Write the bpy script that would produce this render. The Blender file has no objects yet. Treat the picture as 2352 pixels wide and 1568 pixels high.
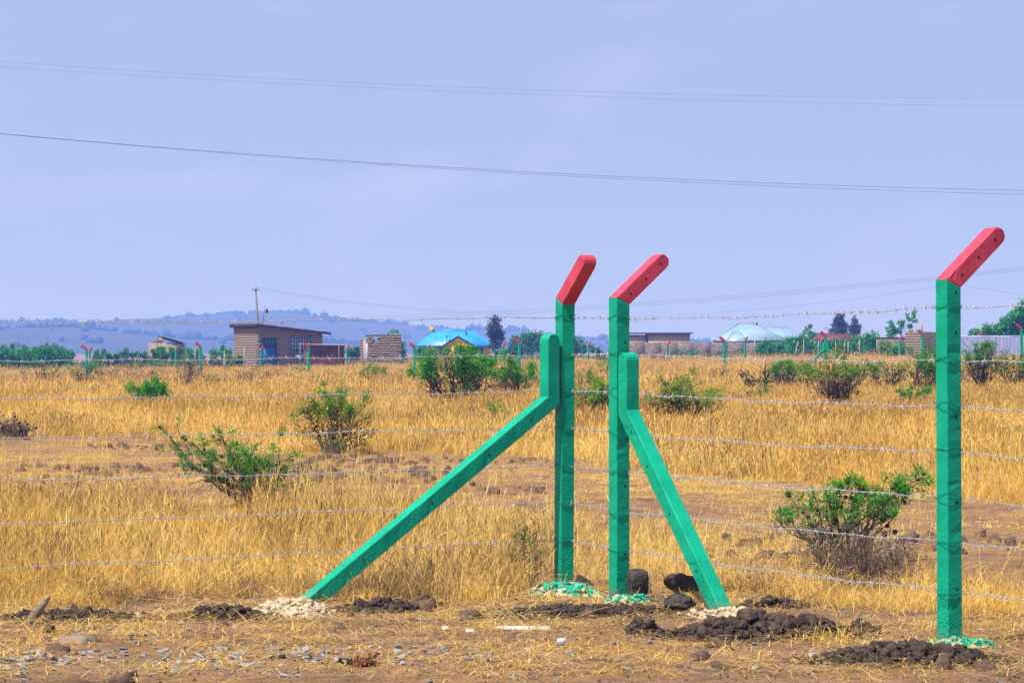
import bpy, bmesh, math, random
import numpy as np
from mathutils import Vector

# ------------------------------------------------------------------ camera, sky, sun, exposure
F_PX, CX, HY, CAM_H = 6500.0, 1176.0, 795.0, 1.63      # photo measured on a 2352 px wide copy
SUN_AZ, SUN_EL = 48.0, 61.0                             # degrees left of straight behind the camera
scene = bpy.context.scene
C = scene.collection
cam_d = bpy.data.cameras.new('camera'); cam = bpy.data.objects.new('camera', cam_d); C.objects.link(cam)
cam_d.sensor_width = 36.0; cam_d.lens = F_PX / 2352.0 * 36.0
cam_d.clip_start = 0.1; cam_d.clip_end = 12000
cam.location = (0, 0, CAM_H)
cam.rotation_euler = (math.radians(90) + math.atan((HY - 784.0) / F_PX), 0, 0)
scene.camera = cam
world = bpy.data.worlds.new('World'); scene.world = world; world.use_nodes = True
nt = world.node_tree; nt.nodes.clear()
sky = nt.nodes.new('ShaderNodeTexSky'); sky.sky_type = 'NISHITA'; sky.sun_disc = False
sky.sun_elevation = math.radians(SUN_EL); sky.sun_rotation = math.radians(180 + SUN_AZ)
sky.altitude = 0; sky.air_density = 2.0; sky.dust_density = 0.5; sky.ozone_density = 2.0
# the dry-season sky is even down to the horizon: read the sky model higher up, everywhere alike
skc = nt.nodes.new('ShaderNodeTexCoord'); skm = nt.nodes.new('ShaderNodeVectorMath'); skm.operation = 'MULTIPLY_ADD'
skm.inputs[1].default_value = (1, 1, 0.8); skm.inputs[2].default_value = (0, 0, 0.35)
nt.links.new(skc.outputs['Generated'], skm.inputs[0]); nt.links.new(skm.outputs[0], sky.inputs['Vector'])
tint = nt.nodes.new('ShaderNodeMix'); tint.data_type = 'RGBA'; tint.blend_type = 'MULTIPLY'
tint.inputs['Factor'].default_value = 1.0
tint.inputs['B'].default_value = (1.07, 0.90, 1.00, 1)
bg = nt.nodes.new('ShaderNodeBackground'); bg.inputs['Strength'].default_value = 0.096
wo = nt.nodes.new('ShaderNodeOutputWorld')
nt.links.new(sky.outputs['Color'], tint.inputs['A'])
cln = nt.nodes.new('ShaderNodeTexNoise'); cln.inputs['Scale'].default_value = 9.0; cln.inputs['Detail'].default_value = 7; cln.inputs['Roughness'].default_value = 0.55; cln.inputs['Distortion'].default_value = 0.6
clm = nt.nodes.new('ShaderNodeMapping'); clm.inputs['Scale'].default_value = (1, 1, 2.6); clm.inputs['Location'].default_value = (0.35, 0.0, 0.12)
nt.links.new(skc.outputs['Generated'], clm.inputs[0]); nt.links.new(clm.outputs[0], cln.inputs['Vector'])
clr = nt.nodes.new('ShaderNodeMapRange'); clr.inputs['From Min'].default_value = 0.52; clr.inputs['From Max'].default_value = 0.80; clr.inputs['To Max'].default_value = 0.20
nt.links.new(cln.outputs['Fac'], clr.inputs['Value'])
clx = nt.nodes.new('ShaderNodeMix'); clx.data_type = 'RGBA'; clx.inputs['B'].default_value = (5.2, 5.2, 6.2, 1)
nt.links.new(clr.outputs['Result'], clx.inputs['Factor']); nt.links.new(tint.outputs['Result'], clx.inputs['A']); nt.links.new(clx.outputs['Result'], bg.inputs['Color'])
nt.links.new(bg.outputs['Background'], wo.inputs['Surface'])
sd = bpy.data.lights.new('sun', 'SUN'); sd.energy = 4.2; sd.angle = math.radians(0.53); sd.color = (1.0, 0.95, 0.87)
sun = bpy.data.objects.new('sun', sd); C.objects.link(sun)
a = math.radians(SUN_AZ); e = math.radians(SUN_EL)
to_sun = Vector((-math.sin(a) * math.cos(e), -math.cos(a) * math.cos(e), math.sin(e)))
sun.rotation_euler = to_sun.to_track_quat('Z', 'Y').to_euler(); sun.location = to_sun * 60
vs = scene.view_settings
vs.view_transform = 'Standard'; vs.look = 'None'; vs.exposure = 0.90; vs.gamma = 1.0; vs.use_curve_mapping = False
scene.cycles.volume_bounces = 0; scene.cycles.max_bounces = 5; scene.cycles.diffuse_bounces = 3
scene.cycles.transparent_max_bounces = 8

rng = np.random.default_rng(7)
R = math.radians

# ------------------------------------------------------------------ helpers
def _h(ix, iy, seed):
    with np.errstate(over='ignore'):
        n = (ix.astype(np.int64) * 374761393 + iy.astype(np.int64) * 668265263 + seed * 1442695041) & 0xffffffff
        n = ((n ^ (n >> 13)) * 1274126177) & 0xffffffff
        n = (n ^ (n >> 16)) & 0xffff
    return n / 65535.0
def vnoise(x, y, seed=0):
    x = np.asarray(x, float); y = np.asarray(y, float)
    ix = np.floor(x); iy = np.floor(y); fx = x - ix; fy = y - iy
    fx = fx * fx * (3 - 2 * fx); fy = fy * fy * (3 - 2 * fy)
    return ((_h(ix, iy, seed) * (1 - fx) + _h(ix + 1, iy, seed) * fx) * (1 - fy)
            + (_h(ix, iy + 1, seed) * (1 - fx) + _h(ix + 1, iy + 1, seed) * fx) * fy)
def fbm(x, y, seed=0, oct=4):
    s = 0; a_ = 0.5
    for k in range(oct):
        s = s + a_ * vnoise(x * 2 ** k, y * 2 ** k, seed + k * 17); a_ *= 0.5
    return s
def sstep(a_, b_, x):
    t = np.clip((np.asarray(x, float) - a_) / (b_ - a_), 0, 1); return t * t * (3 - 2 * t)

def track_amount(x, y):
    """1 on the bare, straw-strewn track that crosses behind the fence, 0 in standing grass"""
    near = np.interp(x, [-9, -6, -3, -0.6, 1.0, 1.9, 2.6, 9], [30, 28, 25, 23.0, 21.5, 19.3, 17.5, 16])
    far = np.interp(x, [-12, -7, -3, 0, 2.8, 5.2, 10], [54, 50, 45, 42, 35.5, 31, 26])
    n = (fbm(np.asarray(x) * 0.6, np.asarray(y) * 0.25, 3) - 0.47) * 7.0
    return sstep(-0.8, 1.2, y - near + n) * (1 - sstep(-1.5, 1.5, y - far + n))
def verge_amount(x, y):
    """1 on the trodden verge in front of the fence"""
    edge = np.interp(x, [-5, -3.2, -1.9, -1.6, -1.15, -0.9, -0.1, 0.15, 0.9, 1.5, 1.8, 2.4, 3.4, 5], [17.7, 17.9, 18.1, 18.6, 18.6, 18.0, 18.3, 19.9, 19.6, 19.0, 17.9, 17.3, 17.1, 17])
    n = (fbm(np.asarray(x) * 1.3, np.asarray(y) * 1.3, 9) - 0.47) * 0.8
    return 1 - sstep(-0.25, 0.25, y - edge + n)

def gz(x, y):
    x = np.asarray(x, float); y = np.asarray(y, float)
    t = sstep(45, 190, y)
    z = t * (-0.22 + 0.0165 * np.clip(x, -70, 70) * (1 - 0.6 * sstep(280, 600, y)))
    z = z - 3.0 * sstep(262, 640, y)
    amp = 1 - sstep(60, 120, y)
    z = z + amp * 0.05 * (fbm(x * 0.9, y * 0.9, 21) - 0.47)
    tr = track_amount(x, y); vg = verge_amount(x, y)
    z = z + amp * (0.10 * tr * (fbm(x * 2.2, y * 1.4, 31, 5) - 0.47) + 0.035 * vg * (fbm(x * 5, y * 5, 41, 4) - 0.47))
    return z
def g1(x, y): return float(gz(np.array([x]), np.array([y]))[0])
def at(px, py, Y): return Vector(((px - CX) / F_PX * Y, Y, CAM_H - (py - HY) / F_PX * Y))
def ground_at(px, py):
    """the point of the ground seen at a pixel"""
    Y = F_PX * CAM_H / max(py - HY, 4)
    for _ in range(8):
        X = (px - CX) / F_PX * Y
        Y = F_PX * (CAM_H - g1(X, Y)) / max(py - HY, 4)
    X = (px - CX) / F_PX * Y
    return Vector((X, Y, g1(X, Y)))

def mesh_of(name, V, polys):
    V = np.asarray(V, np.float32).reshape(-1, 3); me = bpy.data.meshes.new(name)
    groups = [np.asarray(p, np.int32) for p in polys if len(p)]
    tot = sum(g.shape[0] for g in groups); loops = sum(g.size for g in groups)
    me.vertices.add(len(V)); me.vertices.foreach_set('co', V.ravel())
    me.loops.add(loops); me.polygons.add(tot)
    li = np.concatenate([g.ravel() for g in groups]) if groups else np.zeros(0, np.int32)
    me.loops.foreach_set('vertex_index', li)
    st = []; o = 0
    for g in groups:
        st.append(o + np.arange(g.shape[0]) * g.shape[1]); o += g.size
    me.polygons.foreach_set('loop_start', np.concatenate(st).astype(np.int32))
    me.update(calc_edges=True); me.validate()
    return me
class MB:
    def __init__(s): s.V = []; s.P = {}; s.n = 0
    def add(s, V, F):
        V = np.asarray(V, float).reshape(-1, 3); F = np.asarray(F, np.int64)
        if len(F): s.P.setdefault(F.shape[1], []).append(F + s.n)
        s.V.append(V); s.n += len(V)
    def box(s, c, d, rz=0.0, ax=None):
        x, y, z = d[0] / 2, d[1] / 2, d[2] / 2
        v = np.array([[-x,-y,-z],[x,-y,-z],[x,y,-z],[-x,y,-z],[-x,-y,z],[x,-y,z],[x,y,z],[-x,y,z]])
        cz, sz = math.cos(rz), math.sin(rz)
        v = np.stack([v[:,0]*cz - v[:,1]*sz, v[:,0]*sz + v[:,1]*cz, v[:,2]], 1) + np.array(c)
        s.add(v, [[0,3,2,1],[4,5,6,7],[0,1,5,4],[1,2,6,5],[2,3,7,6],[3,0,4,7]])
    def tube(s, pts, rad, n=5, cap=True):
        P = np.asarray(pts, float); m = len(P)
        rad = np.broadcast_to(np.asarray(rad, float), (m,))
        T = np.gradient(P, axis=0); T /= (np.linalg.norm(T, axis=1, keepdims=True) + 1e-9)
        ref = np.array([0.0, 0, 1]) if abs(T[:, 2]).mean() < 0.8 else np.array([1.0, 0, 0])
        U = np.cross(T, ref); U /= (np.linalg.norm(U, axis=1, keepdims=True) + 1e-9); W = np.cross(T, U)
        an = np.arange(n) * 2 * math.pi / n
        V = P[:, None] + rad[:, None, None] * (np.cos(an)[None, :, None] * U[:, None] + np.sin(an)[None, :, None] * W[:, None])
        i = np.arange(m - 1)[:, None] * n; j = np.arange(n)[None]; k = (j + 1) % n
        F = np.stack([i + j, i + k, i + n + k, i + n + j], -1).reshape(-1, 4)
        base = s.n; s.add(V.reshape(-1, 3), F)
        if cap and n >= 3:
            s.P.setdefault(n, []).append(np.array([np.arange(n)[::-1] + base, np.arange(n) + base + (m - 1) * n]))
    def mesh(s, name): return mesh_of(name, np.concatenate(s.V), [np.concatenate(v) for v in s.P.values()])
    def build(s, name, mat, parent=None, smooth=False): return obj(name, s.mesh(name), mat, parent, smooth)

def obj(name, me, mat, parent=None, smooth=False):
    if mat is not None and not me.materials: me.materials.append(mat)
    if smooth: me.polygons.foreach_set('use_smooth', np.ones(len(me.polygons), bool))
    o = bpy.data.objects.new(name, me); C.objects.link(o)
    if parent is not None: o.parent = parent
    return o
def tag(o, label=None, cat=None, group=None, kind=None):
    if label: o['label'] = label
    if cat: o['category'] = cat
    if group: o['group'] = group
    if kind: o['kind'] = kind
    return o
def thing(name, label, cat, loc=(0, 0, 0), rz=0.0, group=None):
    o = bpy.data.objects.new(name, None); C.objects.link(o); o.empty_display_size = 0.1
    o.location = loc; o.rotation_euler = (0, 0, rz)
    return tag(o, label, cat, group)
def bm_mesh(bm, name):
    me = bpy.data.meshes.new(name); bm.normal_update(); bm.to_mesh(me); bm.free(); return me

# ------------------------------------------------------------------ materials
def mat(name, col, rough=0.7, var=0.0, vscale=8.0, bump=0.0, bscale=40.0, col2=None, metal=0.0, spec=0.3, trans=0.0, dist=0.01, detail=6.0):
    if not trans: col = tuple(c * 0.78 for c in col); col2 = tuple(c * 0.78 for c in col2) if col2 else None
    m = bpy.data.materials.new(name); m.use_nodes = True; t = m.node_tree; b = t.nodes['Principled BSDF']
    b.inputs['Base Color'].default_value = (*col, 1); b.inputs['Roughness'].default_value = rough
    b.inputs['Metallic'].default_value = metal; b.inputs['Specular IOR Level'].default_value = spec
    tc = t.nodes.new('ShaderNodeTexCoord')
    if col2 is not None or var:
        c2 = col2 or tuple(max(0, c * (1 - var)) for c in col)
        c1 = col if col2 else tuple(min(1, c * (1 + var)) for c in col)
        n = t.nodes.new('ShaderNodeTexNoise'); n.inputs['Scale'].default_value = vscale; n.inputs['Detail'].default_value = detail
        n.inputs['Roughness'].default_value = 0.65
        r = t.nodes.new('ShaderNodeValToRGB'); r.color_ramp.elements[0].position = 0.36; r.color_ramp.elements[1].position = 0.64
        r.color_ramp.elements[0].color = (*c2, 1); r.color_ramp.elements[1].color = (*c1, 1)
        t.links.new(tc.outputs['Object'], n.inputs['Vector']); t.links.new(n.outputs['Fac'], r.inputs['Fac'])
        t.links.new(r.outputs['Color'], b.inputs['Base Color'])
    if bump:
        n2 = t.nodes.new('ShaderNodeTexNoise'); n2.inputs['Scale'].default_value = bscale; n2.inputs['Detail'].default_value = 8
        bp = t.nodes.new('ShaderNodeBump'); bp.inputs['Strength'].default_value = bump; bp.inputs['Distance'].default_value = dist
        t.links.new(tc.outputs['Object'], n2.inputs['Vector']); t.links.new(n2.outputs['Fac'], bp.inputs['Height'])
        t.links.new(bp.outputs['Normal'], b.inputs['Normal'])
    if trans:
        tr = t.nodes.new('ShaderNodeBsdfTranslucent'); mx = t.nodes.new('ShaderNodeMixShader'); mx.inputs[0].default_value = trans
        tr.inputs['Color'].default_value = (*col, 1)
        if b.inputs['Base Color'].is_linked: t.links.new(b.inputs['Base Color'].links[0].from_socket, tr.inputs['Color'])
        t.links.new(b.outputs[0], mx.inputs[1]); t.links.new(tr.outputs[0], mx.inputs[2])
        t.links.new(mx.outputs[0], t.nodes['Material Output'].inputs['Surface'])
    return m
def paint_mat(name, col, wear, edge=None):
    """brushed gloss paint on rough concrete: pitted, with worn or dusty spots"""
    m = mat(name, col, 0.5, bump=0.0, spec=0.14); t = m.node_tree; b = t.nodes['Principled BSDF']
    tc = t.nodes['Texture Coordinate'] if 'Texture Coordinate' in t.nodes else t.nodes.new('ShaderNodeTexCoord')
    def noise(sc, det=6): 
        n = t.nodes.new('ShaderNodeTexNoise'); n.inputs['Scale'].default_value = sc; n.inputs['Detail'].default_value = det
        t.links.new(tc.outputs['Object'], n.inputs['Vector']); return n
    n1 = noise(6); n2 = noise(55, 8); n3 = noise(230, 4)
    r = t.nodes.new('ShaderNodeValToRGB'); r.color_ramp.elements[0].position = 0.3; r.color_ramp.elements[1].position = 0.7
    r.color_ramp.elements[0].color = (*[c * 0.78 for c in col], 1); r.color_ramp.elements[1].color = (*[min(1, c * 1.1 + 0.004) for c in col], 1)
    t.links.new(n1.outputs['Fac'], r.inputs['Fac'])
    w = t.nodes.new('ShaderNodeValToRGB'); w.color_ramp.elements[0].position = 0.68; w.color_ramp.elements[1].position = 0.72
    w.color_ramp.elements[0].color = (0, 0, 0, 1); w.color_ramp.elements[1].color = (1, 1, 1, 1)
    t.links.new(n2.outputs['Fac'], w.inputs['Fac'])
    mx = t.nodes.new('ShaderNodeMix'); mx.data_type = 'RGBA'; mx.inputs['B'].default_value = (*wear, 1)
    t.links.new(w.outputs['Color'], mx.inputs['Factor']); t.links.new(r.outputs['Color'], mx.inputs['A'])
    out = mx.outputs['Result']
    sep0 = t.nodes.new('ShaderNodeSeparateXYZ'); t.links.new(tc.outputs['Object'], sep0.inputs[0])
    def math_(op, a_, b_):
        q = t.nodes.new('ShaderNodeMath'); q.operation = op
        for i_, v_ in enumerate((a_, b_)):
            if isinstance(v_, (int, float)): q.inputs[i_].default_value = v_
            else: t.links.new(v_, q.inputs[i_])
        return q.outputs[0]
    def over(fac, colour, base_):
        m2 = t.nodes.new('ShaderNodeMix'); m2.data_type = 'RGBA'; m2.inputs['B'].default_value = (*colour, 1); t.links.new(fac, m2.inputs['Factor']); t.links.new(base_, m2.inputs['A']); return m2.outputs['Result']
    # mud splashed up from the ground
    d0 = math_('ADD', math_('MULTIPLY', sep0.outputs['Z'], -3.2), n2.outputs['Fac']); mr0 = t.nodes.new('ShaderNodeMapRange'); mr0.inputs['From Min'].default_value = 0.22; mr0.inputs['From Max'].default_value = 0.5; mr0.inputs['To Max'].default_value = 0.4
    t.links.new(d0, mr0.inputs['Value']); out = over(mr0.outputs['Result'], (0.20, 0.15, 0.09), out)
    if edge:                                                        # the other colour brushed a little past the bend, with drips
        mp = t.nodes.new('ShaderNodeMapping'); mp.inputs['Scale'].default_value = (55, 55, 7); nd = t.nodes.new('ShaderNodeTexNoise'); nd.inputs['Scale'].default_value = 1; nd.inputs['Detail'].default_value = 4
        t.links.new(tc.outputs['Object'], mp.inputs[0]); t.links.new(mp.outputs[0], nd.inputs['Vector'])
        hh = math_('ADD', math_('ADD', sep0.outputs['Z'], math_('MULTIPLY', sep0.outputs['X'], 0.466)), math_('MULTIPLY', math_('SUBTRACT', nd.outputs['Fac'], 0.5), 0.075))
        out = over(math_('GREATER_THAN', hh, edge[0] + .004), edge[1], out)
    t.links.new(out, b.inputs['Base Color'])
    # relief: fine everywhere, coarse splatter in the lowest 25 cm
    sep = t.nodes.new('ShaderNodeSeparateXYZ'); t.links.new(tc.outputs['Object'], sep.inputs[0])
    mr = t.nodes.new('ShaderNodeMapRange'); mr.inputs['From Min'].default_value = 0.38; mr.inputs['From Max'].default_value = 0.05
    mr.inputs['To Min'].default_value = 0.35; mr.inputs['To Max'].default_value = 1.6
    t.links.new(sep.outputs['Z'], mr.inputs['Value'])
    mu = t.nodes.new('ShaderNodeMath'); mu.operation = 'MULTIPLY'; t.links.new(n2.outputs['Fac'], mu.inputs[0]); t.links.new(mr.outputs['Result'], mu.inputs[1])
    ad = t.nodes.new('ShaderNodeMath'); ad.operation = 'MULTIPLY_ADD'; ad.inputs[1].default_value = 0.18
    t.links.new(n3.outputs['Fac'], ad.inputs[0]); t.links.new(mu.outputs[0], ad.inputs[2])
    bp = t.nodes.new('ShaderNodeBump'); bp.inputs['Strength'].default_value = 0.9; bp.inputs['Distance'].default_value = 0.009
    t.links.new(ad.outputs[0], bp.inputs['Height']); t.links.new(bp.outputs['Normal'], b.inputs['Normal'])
    return m
def blade_mat(name, ramp, trans=0.35):
    """dry blades: colour drawn per blade ('bl' on the mesh) and per tuft ('tint' on the scatter)"""
    m = bpy.data.materials.new(name); m.use_nodes = True; t = m.node_tree; b = t.nodes['Principled BSDF']
    a1 = t.nodes.new('ShaderNodeAttribute'); a1.attribute_name = 'bl'
    a2 = t.nodes.new('ShaderNodeAttribute'); a2.attribute_type = 'INSTANCER'; a2.attribute_name = 'tint'
    ad = t.nodes.new('ShaderNodeMath'); ad.operation = 'MULTIPLY_ADD'; ad.inputs[1].default_value = 0.55
    s2 = t.nodes.new('ShaderNodeMath'); s2.operation = 'MULTIPLY'; s2.inputs[1].default_value = 0.5
    t.links.new(a2.outputs['Fac'], s2.inputs[0]); t.links.new(a1.outputs['Fac'], ad.inputs[0]); t.links.new(s2.outputs[0], ad.inputs[2])
    r = t.nodes.new('ShaderNodeValToRGB'); el = r.color_ramp.elements
    while len(el) < len(ramp): el.new(0.5)
    for k, (p, c) in enumerate(ramp): el[k].position = p; el[k].color = (*c, 1)
    t.links.new(ad.outputs[0], r.inputs['Fac']); t.links.new(r.outputs['Color'], b.inputs['Base Color'])
    b.inputs['Roughness'].default_value = 0.6; b.inputs['Specular IOR Level'].default_value = 0.25
    tr = t.nodes.new('ShaderNodeBsdfTranslucent'); mx = t.nodes.new('ShaderNodeMixShader'); mx.inputs[0].default_value = trans
    t.links.new(r.outputs['Color'], tr.inputs['Color']); t.links.new(b.outputs[0], mx.inputs[1]); t.links.new(tr.outputs[0], mx.inputs[2])
    t.links.new(mx.outputs[0], t.nodes['Material Output'].inputs['Surface'])
    return m
M = {}
GREEN = (0.0, 0.30, 0.165)
M['green'] = paint_mat('green gloss paint', GREEN, (0.03, 0.23, 0.14))
M['red'] = paint_mat('red gloss paint', (0.50, 0.052, 0.082), (0.54, 0.20, 0.19))
M['hole'] = mat('dark bolt hole', (0.012, 0.014, 0.013), 0.9)
M['wire'] = mat('galvanised wire', (0.62, 0.62, 0.64), 0.42, var=0.15, vscale=60, metal=0.55, spec=0.5)
M['tie'] = mat('painted tie wire', (0.0, 0.20, 0.12), 0.5)
M['cable'] = mat('weathered power cable', (0.10, 0.07, 0.06), 0.7)
M['soil'] = mat('black cotton soil', (0.135, 0.095, 0.072), 0.95, vscale=22, bump=1.0, bscale=90, col2=(0.048, 0.033, 0.027), spec=0.08, dist=.02)
M['rock'] = mat('dark volcanic rock', (0.12, 0.098, 0.085), 0.92, vscale=14, bump=1.0, bscale=45, col2=(0.045, 0.038, 0.036), spec=0.1, dist=.03)
M['palerock'] = mat('pale tuff stone', (0.42, 0.31, 0.19), 0.9, vscale=12, bump=0.7, bscale=40, col2=(0.24, 0.17, 0.10), spec=0.15)
M['gravel'] = mat('blue grey road chippings', (0.30, 0.31, 0.33), 0.85, vscale=7, bump=0.5, bscale=60, col2=(0.13, 0.14, 0.16), spec=0.2)
M['gravelpale'] = mat('pale road chippings', (0.46, 0.45, 0.44), 0.85, vscale=7, bump=0.5, bscale=60, col2=(0.25, 0.25, 0.26), spec=0.2)
M['concrete'] = mat('spilt pale concrete', (0.66, 0.53, 0.34), 0.9, vscale=16, bump=0.6, bscale=50, col2=(0.44, 0.33, 0.20), spec=0.1)
M['bark'] = mat('grey brown thorn bark', (0.085, 0.055, 0.04), 0.85, var=0.35, vscale=20)
M['drybark'] = mat('bleached dry twig', (0.17, 0.115, 0.08), 0.85, var=0.4, vscale=20)
M['gall'] = mat('black thorn gall', (0.035, 0.022, 0.022), 0.6, var=0.4, vscale=30)
M['thorn'] = mat('white thorn', (0.62, 0.58, 0.52), 0.6)
M['fruit'] = mat('yellow wild fruit', (0.72, 0.42, 0.03), 0.5)
M['leaf'] = mat('bright acacia leaf', (0.105, 0.40, 0.022), 0.55, vscale=9, col2=(0.026, 0.19, 0.012), trans=0.45)
M['leafy'] = mat('yellow green leaf', (0.25, 0.40, 0.025), 0.55, vscale=9, col2=(0.07, 0.20, 0.014), trans=0.45)
M['leafdark'] = mat('dark tree leaf', (0.05, 0.25, 0.035), 0.6, vscale=1.2, col2=(0.018, 0.12, 0.025), trans=0.35)
M['leafgrey'] = mat('grey green cypress leaf', (0.045, 0.085, 0.055), 0.65, vscale=1.0, col2=(0.018, 0.04, 0.03), trans=0.15)
M['leafhedge'] = mat('fresh hedge leaf', (0.055, 0.36, 0.025), 0.55, vscale=1.3, col2=(0.018, 0.17, 0.016), trans=0.4)
M['block'] = mat('rough quarried block', (0.42, 0.335, 0.215), 0.95, vscale=2.2, bump=0.6, bscale=12, col2=(0.17, 0.14, 0.105), spec=0.1, dist=0.03)
M['mortar'] = mat('grey mortar joint', (0.15, 0.125, 0.10), 0.95, spec=0.1)
M['plaster'] = mat('bare sandy plaster', (0.50, 0.37, 0.25), 0.9, vscale=1.0, col2=(0.40, 0.29, 0.19), spec=0.1)
M['orange'] = mat('orange wall paint', (0.98, 0.42, 0.03), 0.8, var=0.05, vscale=0.8)
M['blueroof'] = mat('bright blue roof sheet', (0.03, 0.38, 0.80), 0.45, vscale=0.7, col2=(0.018, 0.26, 0.60), spec=0.5)
M['paleroof'] = mat('pale blue roof sheet', (0.30, 0.44, 0.54), 0.4, vscale=0.5, col2=(0.22, 0.35, 0.45), spec=0.5)
M['ridge'] = mat('ridge flashing', (0.16, 0.26, 0.33), 0.5)
M['rust'] = mat('rusted corrugated iron', (0.22, 0.065, 0.03), 0.75, vscale=1.6, col2=(0.07, 0.03, 0.022), spec=0.3)
M['rustpale'] = mat('streaked old roof iron', (0.34, 0.26, 0.20), 0.6, vscale=1.5, col2=(0.15, 0.085, 0.06), spec=0.4)
M['zinc'] = mat('bluish zinc sheet', (0.50, 0.54, 0.80), 0.5, vscale=1.4, col2=(0.36, 0.40, 0.64), spec=0.4, metal=0.0)
M['darkroof'] = mat('dark tarred roof edge', (0.045, 0.034, 0.03), 0.9, var=0.3, vscale=3)
M['wood'] = mat('weathered grey wood', (0.20, 0.155, 0.115), 0.85, var=0.35, vscale=10, bump=0.4, bscale=25)
M['stakewood'] = mat('sun bleached stake', (0.40, 0.31, 0.24), 0.85, var=0.25, vscale=5)
M['bluepaint'] = mat('blue steel paint', (0.03, 0.16, 0.40), 0.45, vscale=2, col2=(0.02, 0.09, 0.22))
M['glass'] = mat('dusty window pane', (0.05, 0.10, 0.19), 0.12, spec=0.6)
M['palegrille'] = mat('pale grille steel', (0.50, 0.58, 0.78), 0.5)
M['white'] = mat('white lime', (0.82, 0.82, 0.82), 0.8, vscale=25, col2=(0.6, 0.57, 0.52))
M['dung'] = mat('red brown dried husk', (0.17, 0.045, 0.02), 0.85, vscale=12, col2=(0.06, 0.02, 0.012))
M['slab'] = mat('flat dusty stone', (0.33, 0.235, 0.16), 0.9, vscale=8, col2=(0.26, 0.18, 0.13), bump=0.3)
M['panel'] = mat('dark solar glass', (0.05, 0.06, 0.07), 0.25, spec=0.6)

def ground_mat():
    m = bpy.data.materials.new('dry earth and straw'); m.use_nodes = True; t = m.node_tree; b = t.nodes['Principled BSDF']
    b.inputs['Roughness'].default_value = 0.95; b.inputs['Specular IOR Level'].default_value = 0.1
    tc = t.nodes.new('ShaderNodeTexCoord')
    def noise(sc, det=8, rough=0.6, stretch=None):
        n = t.nodes.new('ShaderNodeTexNoise'); n.inputs['Scale'].default_value = sc; n.inputs['Detail'].default_value = det
        n.inputs['Roughness'].default_value = rough; src = tc.outputs['Object']
        if stretch:
            mp = t.nodes.new('ShaderNodeMapping'); mp.inputs['Scale'].default_value = stretch; t.links.new(src, mp.inputs[0]); src = mp.outputs[0]
        t.links.new(src, n.inputs['Vector']); return n
    def ramp(n, stops):
        r = t.nodes.new('ShaderNodeValToRGB'); el = r.color_ramp.elements
        while len(el) < len(stops): el.new(0.5)
        for k, (p, c) in enumerate(stops): el[k].position = p; el[k].color = (*c, 1)
        t.links.new(n.outputs['Fac'], r.inputs['Fac']); return r
    def mix(f, a_, b_):
        x = t.nodes.new('ShaderNodeMix'); x.data_type = 'RGBA'; t.links.new(f, x.inputs['Factor']); t.links.new(a_, x.inputs['A']); t.links.new(b_, x.inputs['B'])
        return x.outputs['Result']
    earth = ramp(noise(3.0), [(0.3, (0.085, 0.050, 0.036)), (0.5, (0.20, 0.118, 0.078)), (0.7, (0.32, 0.195, 0.125))])
    straw = ramp(noise(26, 6, 0.7, (0.5, 1.2, 1)), [(0.3, (0.16, 0.085, 0.03)), (0.55, (0.35, 0.20, 0.062)), (0.75, (0.52, 0.34, 0.13))])
    patch = ramp(noise(0.9, 7, 0.68), [(0.47, (0, 0, 0)), (0.60, (.65, .65, .65))])
    fine = ramp(noise(9, 6, 0.7, (0.6, 1.3, 1)), [(0.46, (0, 0, 0)), (0.60, (.8, .8, .8))])
    mul = t.nodes.new('ShaderNodeMix'); mul.data_type = 'RGBA'; mul.blend_type = 'SCREEN'; mul.inputs['Factor'].default_value = 0.75
    t.links.new(patch.outputs['Color'], mul.inputs['A']); t.links.new(fine.outputs['Color'], mul.inputs['B'])
    col = mix(mul.outputs['Result'], earth.outputs['Color'], straw.outputs['Color'])
    grain = ramp(noise(70, 5, 0.75), [(0.30, (0.45, 0.42, 0.40)), (0.55, (1, 1, 1)), (0.75, (1.5, 1.45, 1.35))])
    mg = t.nodes.new('ShaderNodeMix'); mg.data_type = 'RGBA'; mg.blend_type = 'MULTIPLY'; mg.inputs['Factor'].default_value = 1.0
    t.links.new(col, mg.inputs['A']); t.links.new(grain.outputs['Color'], mg.inputs['B']); t.links.new(mg.outputs['Result'], b.inputs['Base Color'])
    n = noise(30, 10, 0.7); bp = t.nodes.new('ShaderNodeBump'); bp.inputs['Strength'].default_value = 0.9; bp.inputs['Distance'].default_value = 0.03
    t.links.new(n.outputs['Fac'], bp.inputs['Height']); t.links.new(bp.outputs['Normal'], b.inputs['Normal'])
    return m
M['ground'] = ground_mat()

# ------------------------------------------------------------------ ground sheet and hills
gxs = np.concatenate([-np.geomspace(2200, 9.1, 60), np.arange(-9, 9.01, 0.09), np.geomspace(9.1, 2200, 60)])
gys = np.concatenate([np.linspace(-60, 12.5, 16), np.arange(12.6, 25, 0.075), np.arange(25, 60, 0.22), np.geomspace(60.3, 4400, 110)])
GX, GY = np.meshgrid(gxs, gys); GZ = gz(GX, GY)
nx, ny = len(gxs), len(gys)
ii = (np.arange(ny - 1)[:, None] * nx + np.arange(nx - 1)[None]).ravel()
gm = mesh_of('ground', np.stack([GX.ravel(), GY.ravel(), GZ.ravel()], 1), [np.stack([ii, ii + 1, ii + nx + 1, ii + nx], 1)])
tag(obj('ground', gm, M['ground'], smooth=True), kind='structure', label='dry earth plain strewn with trampled straw')

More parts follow.
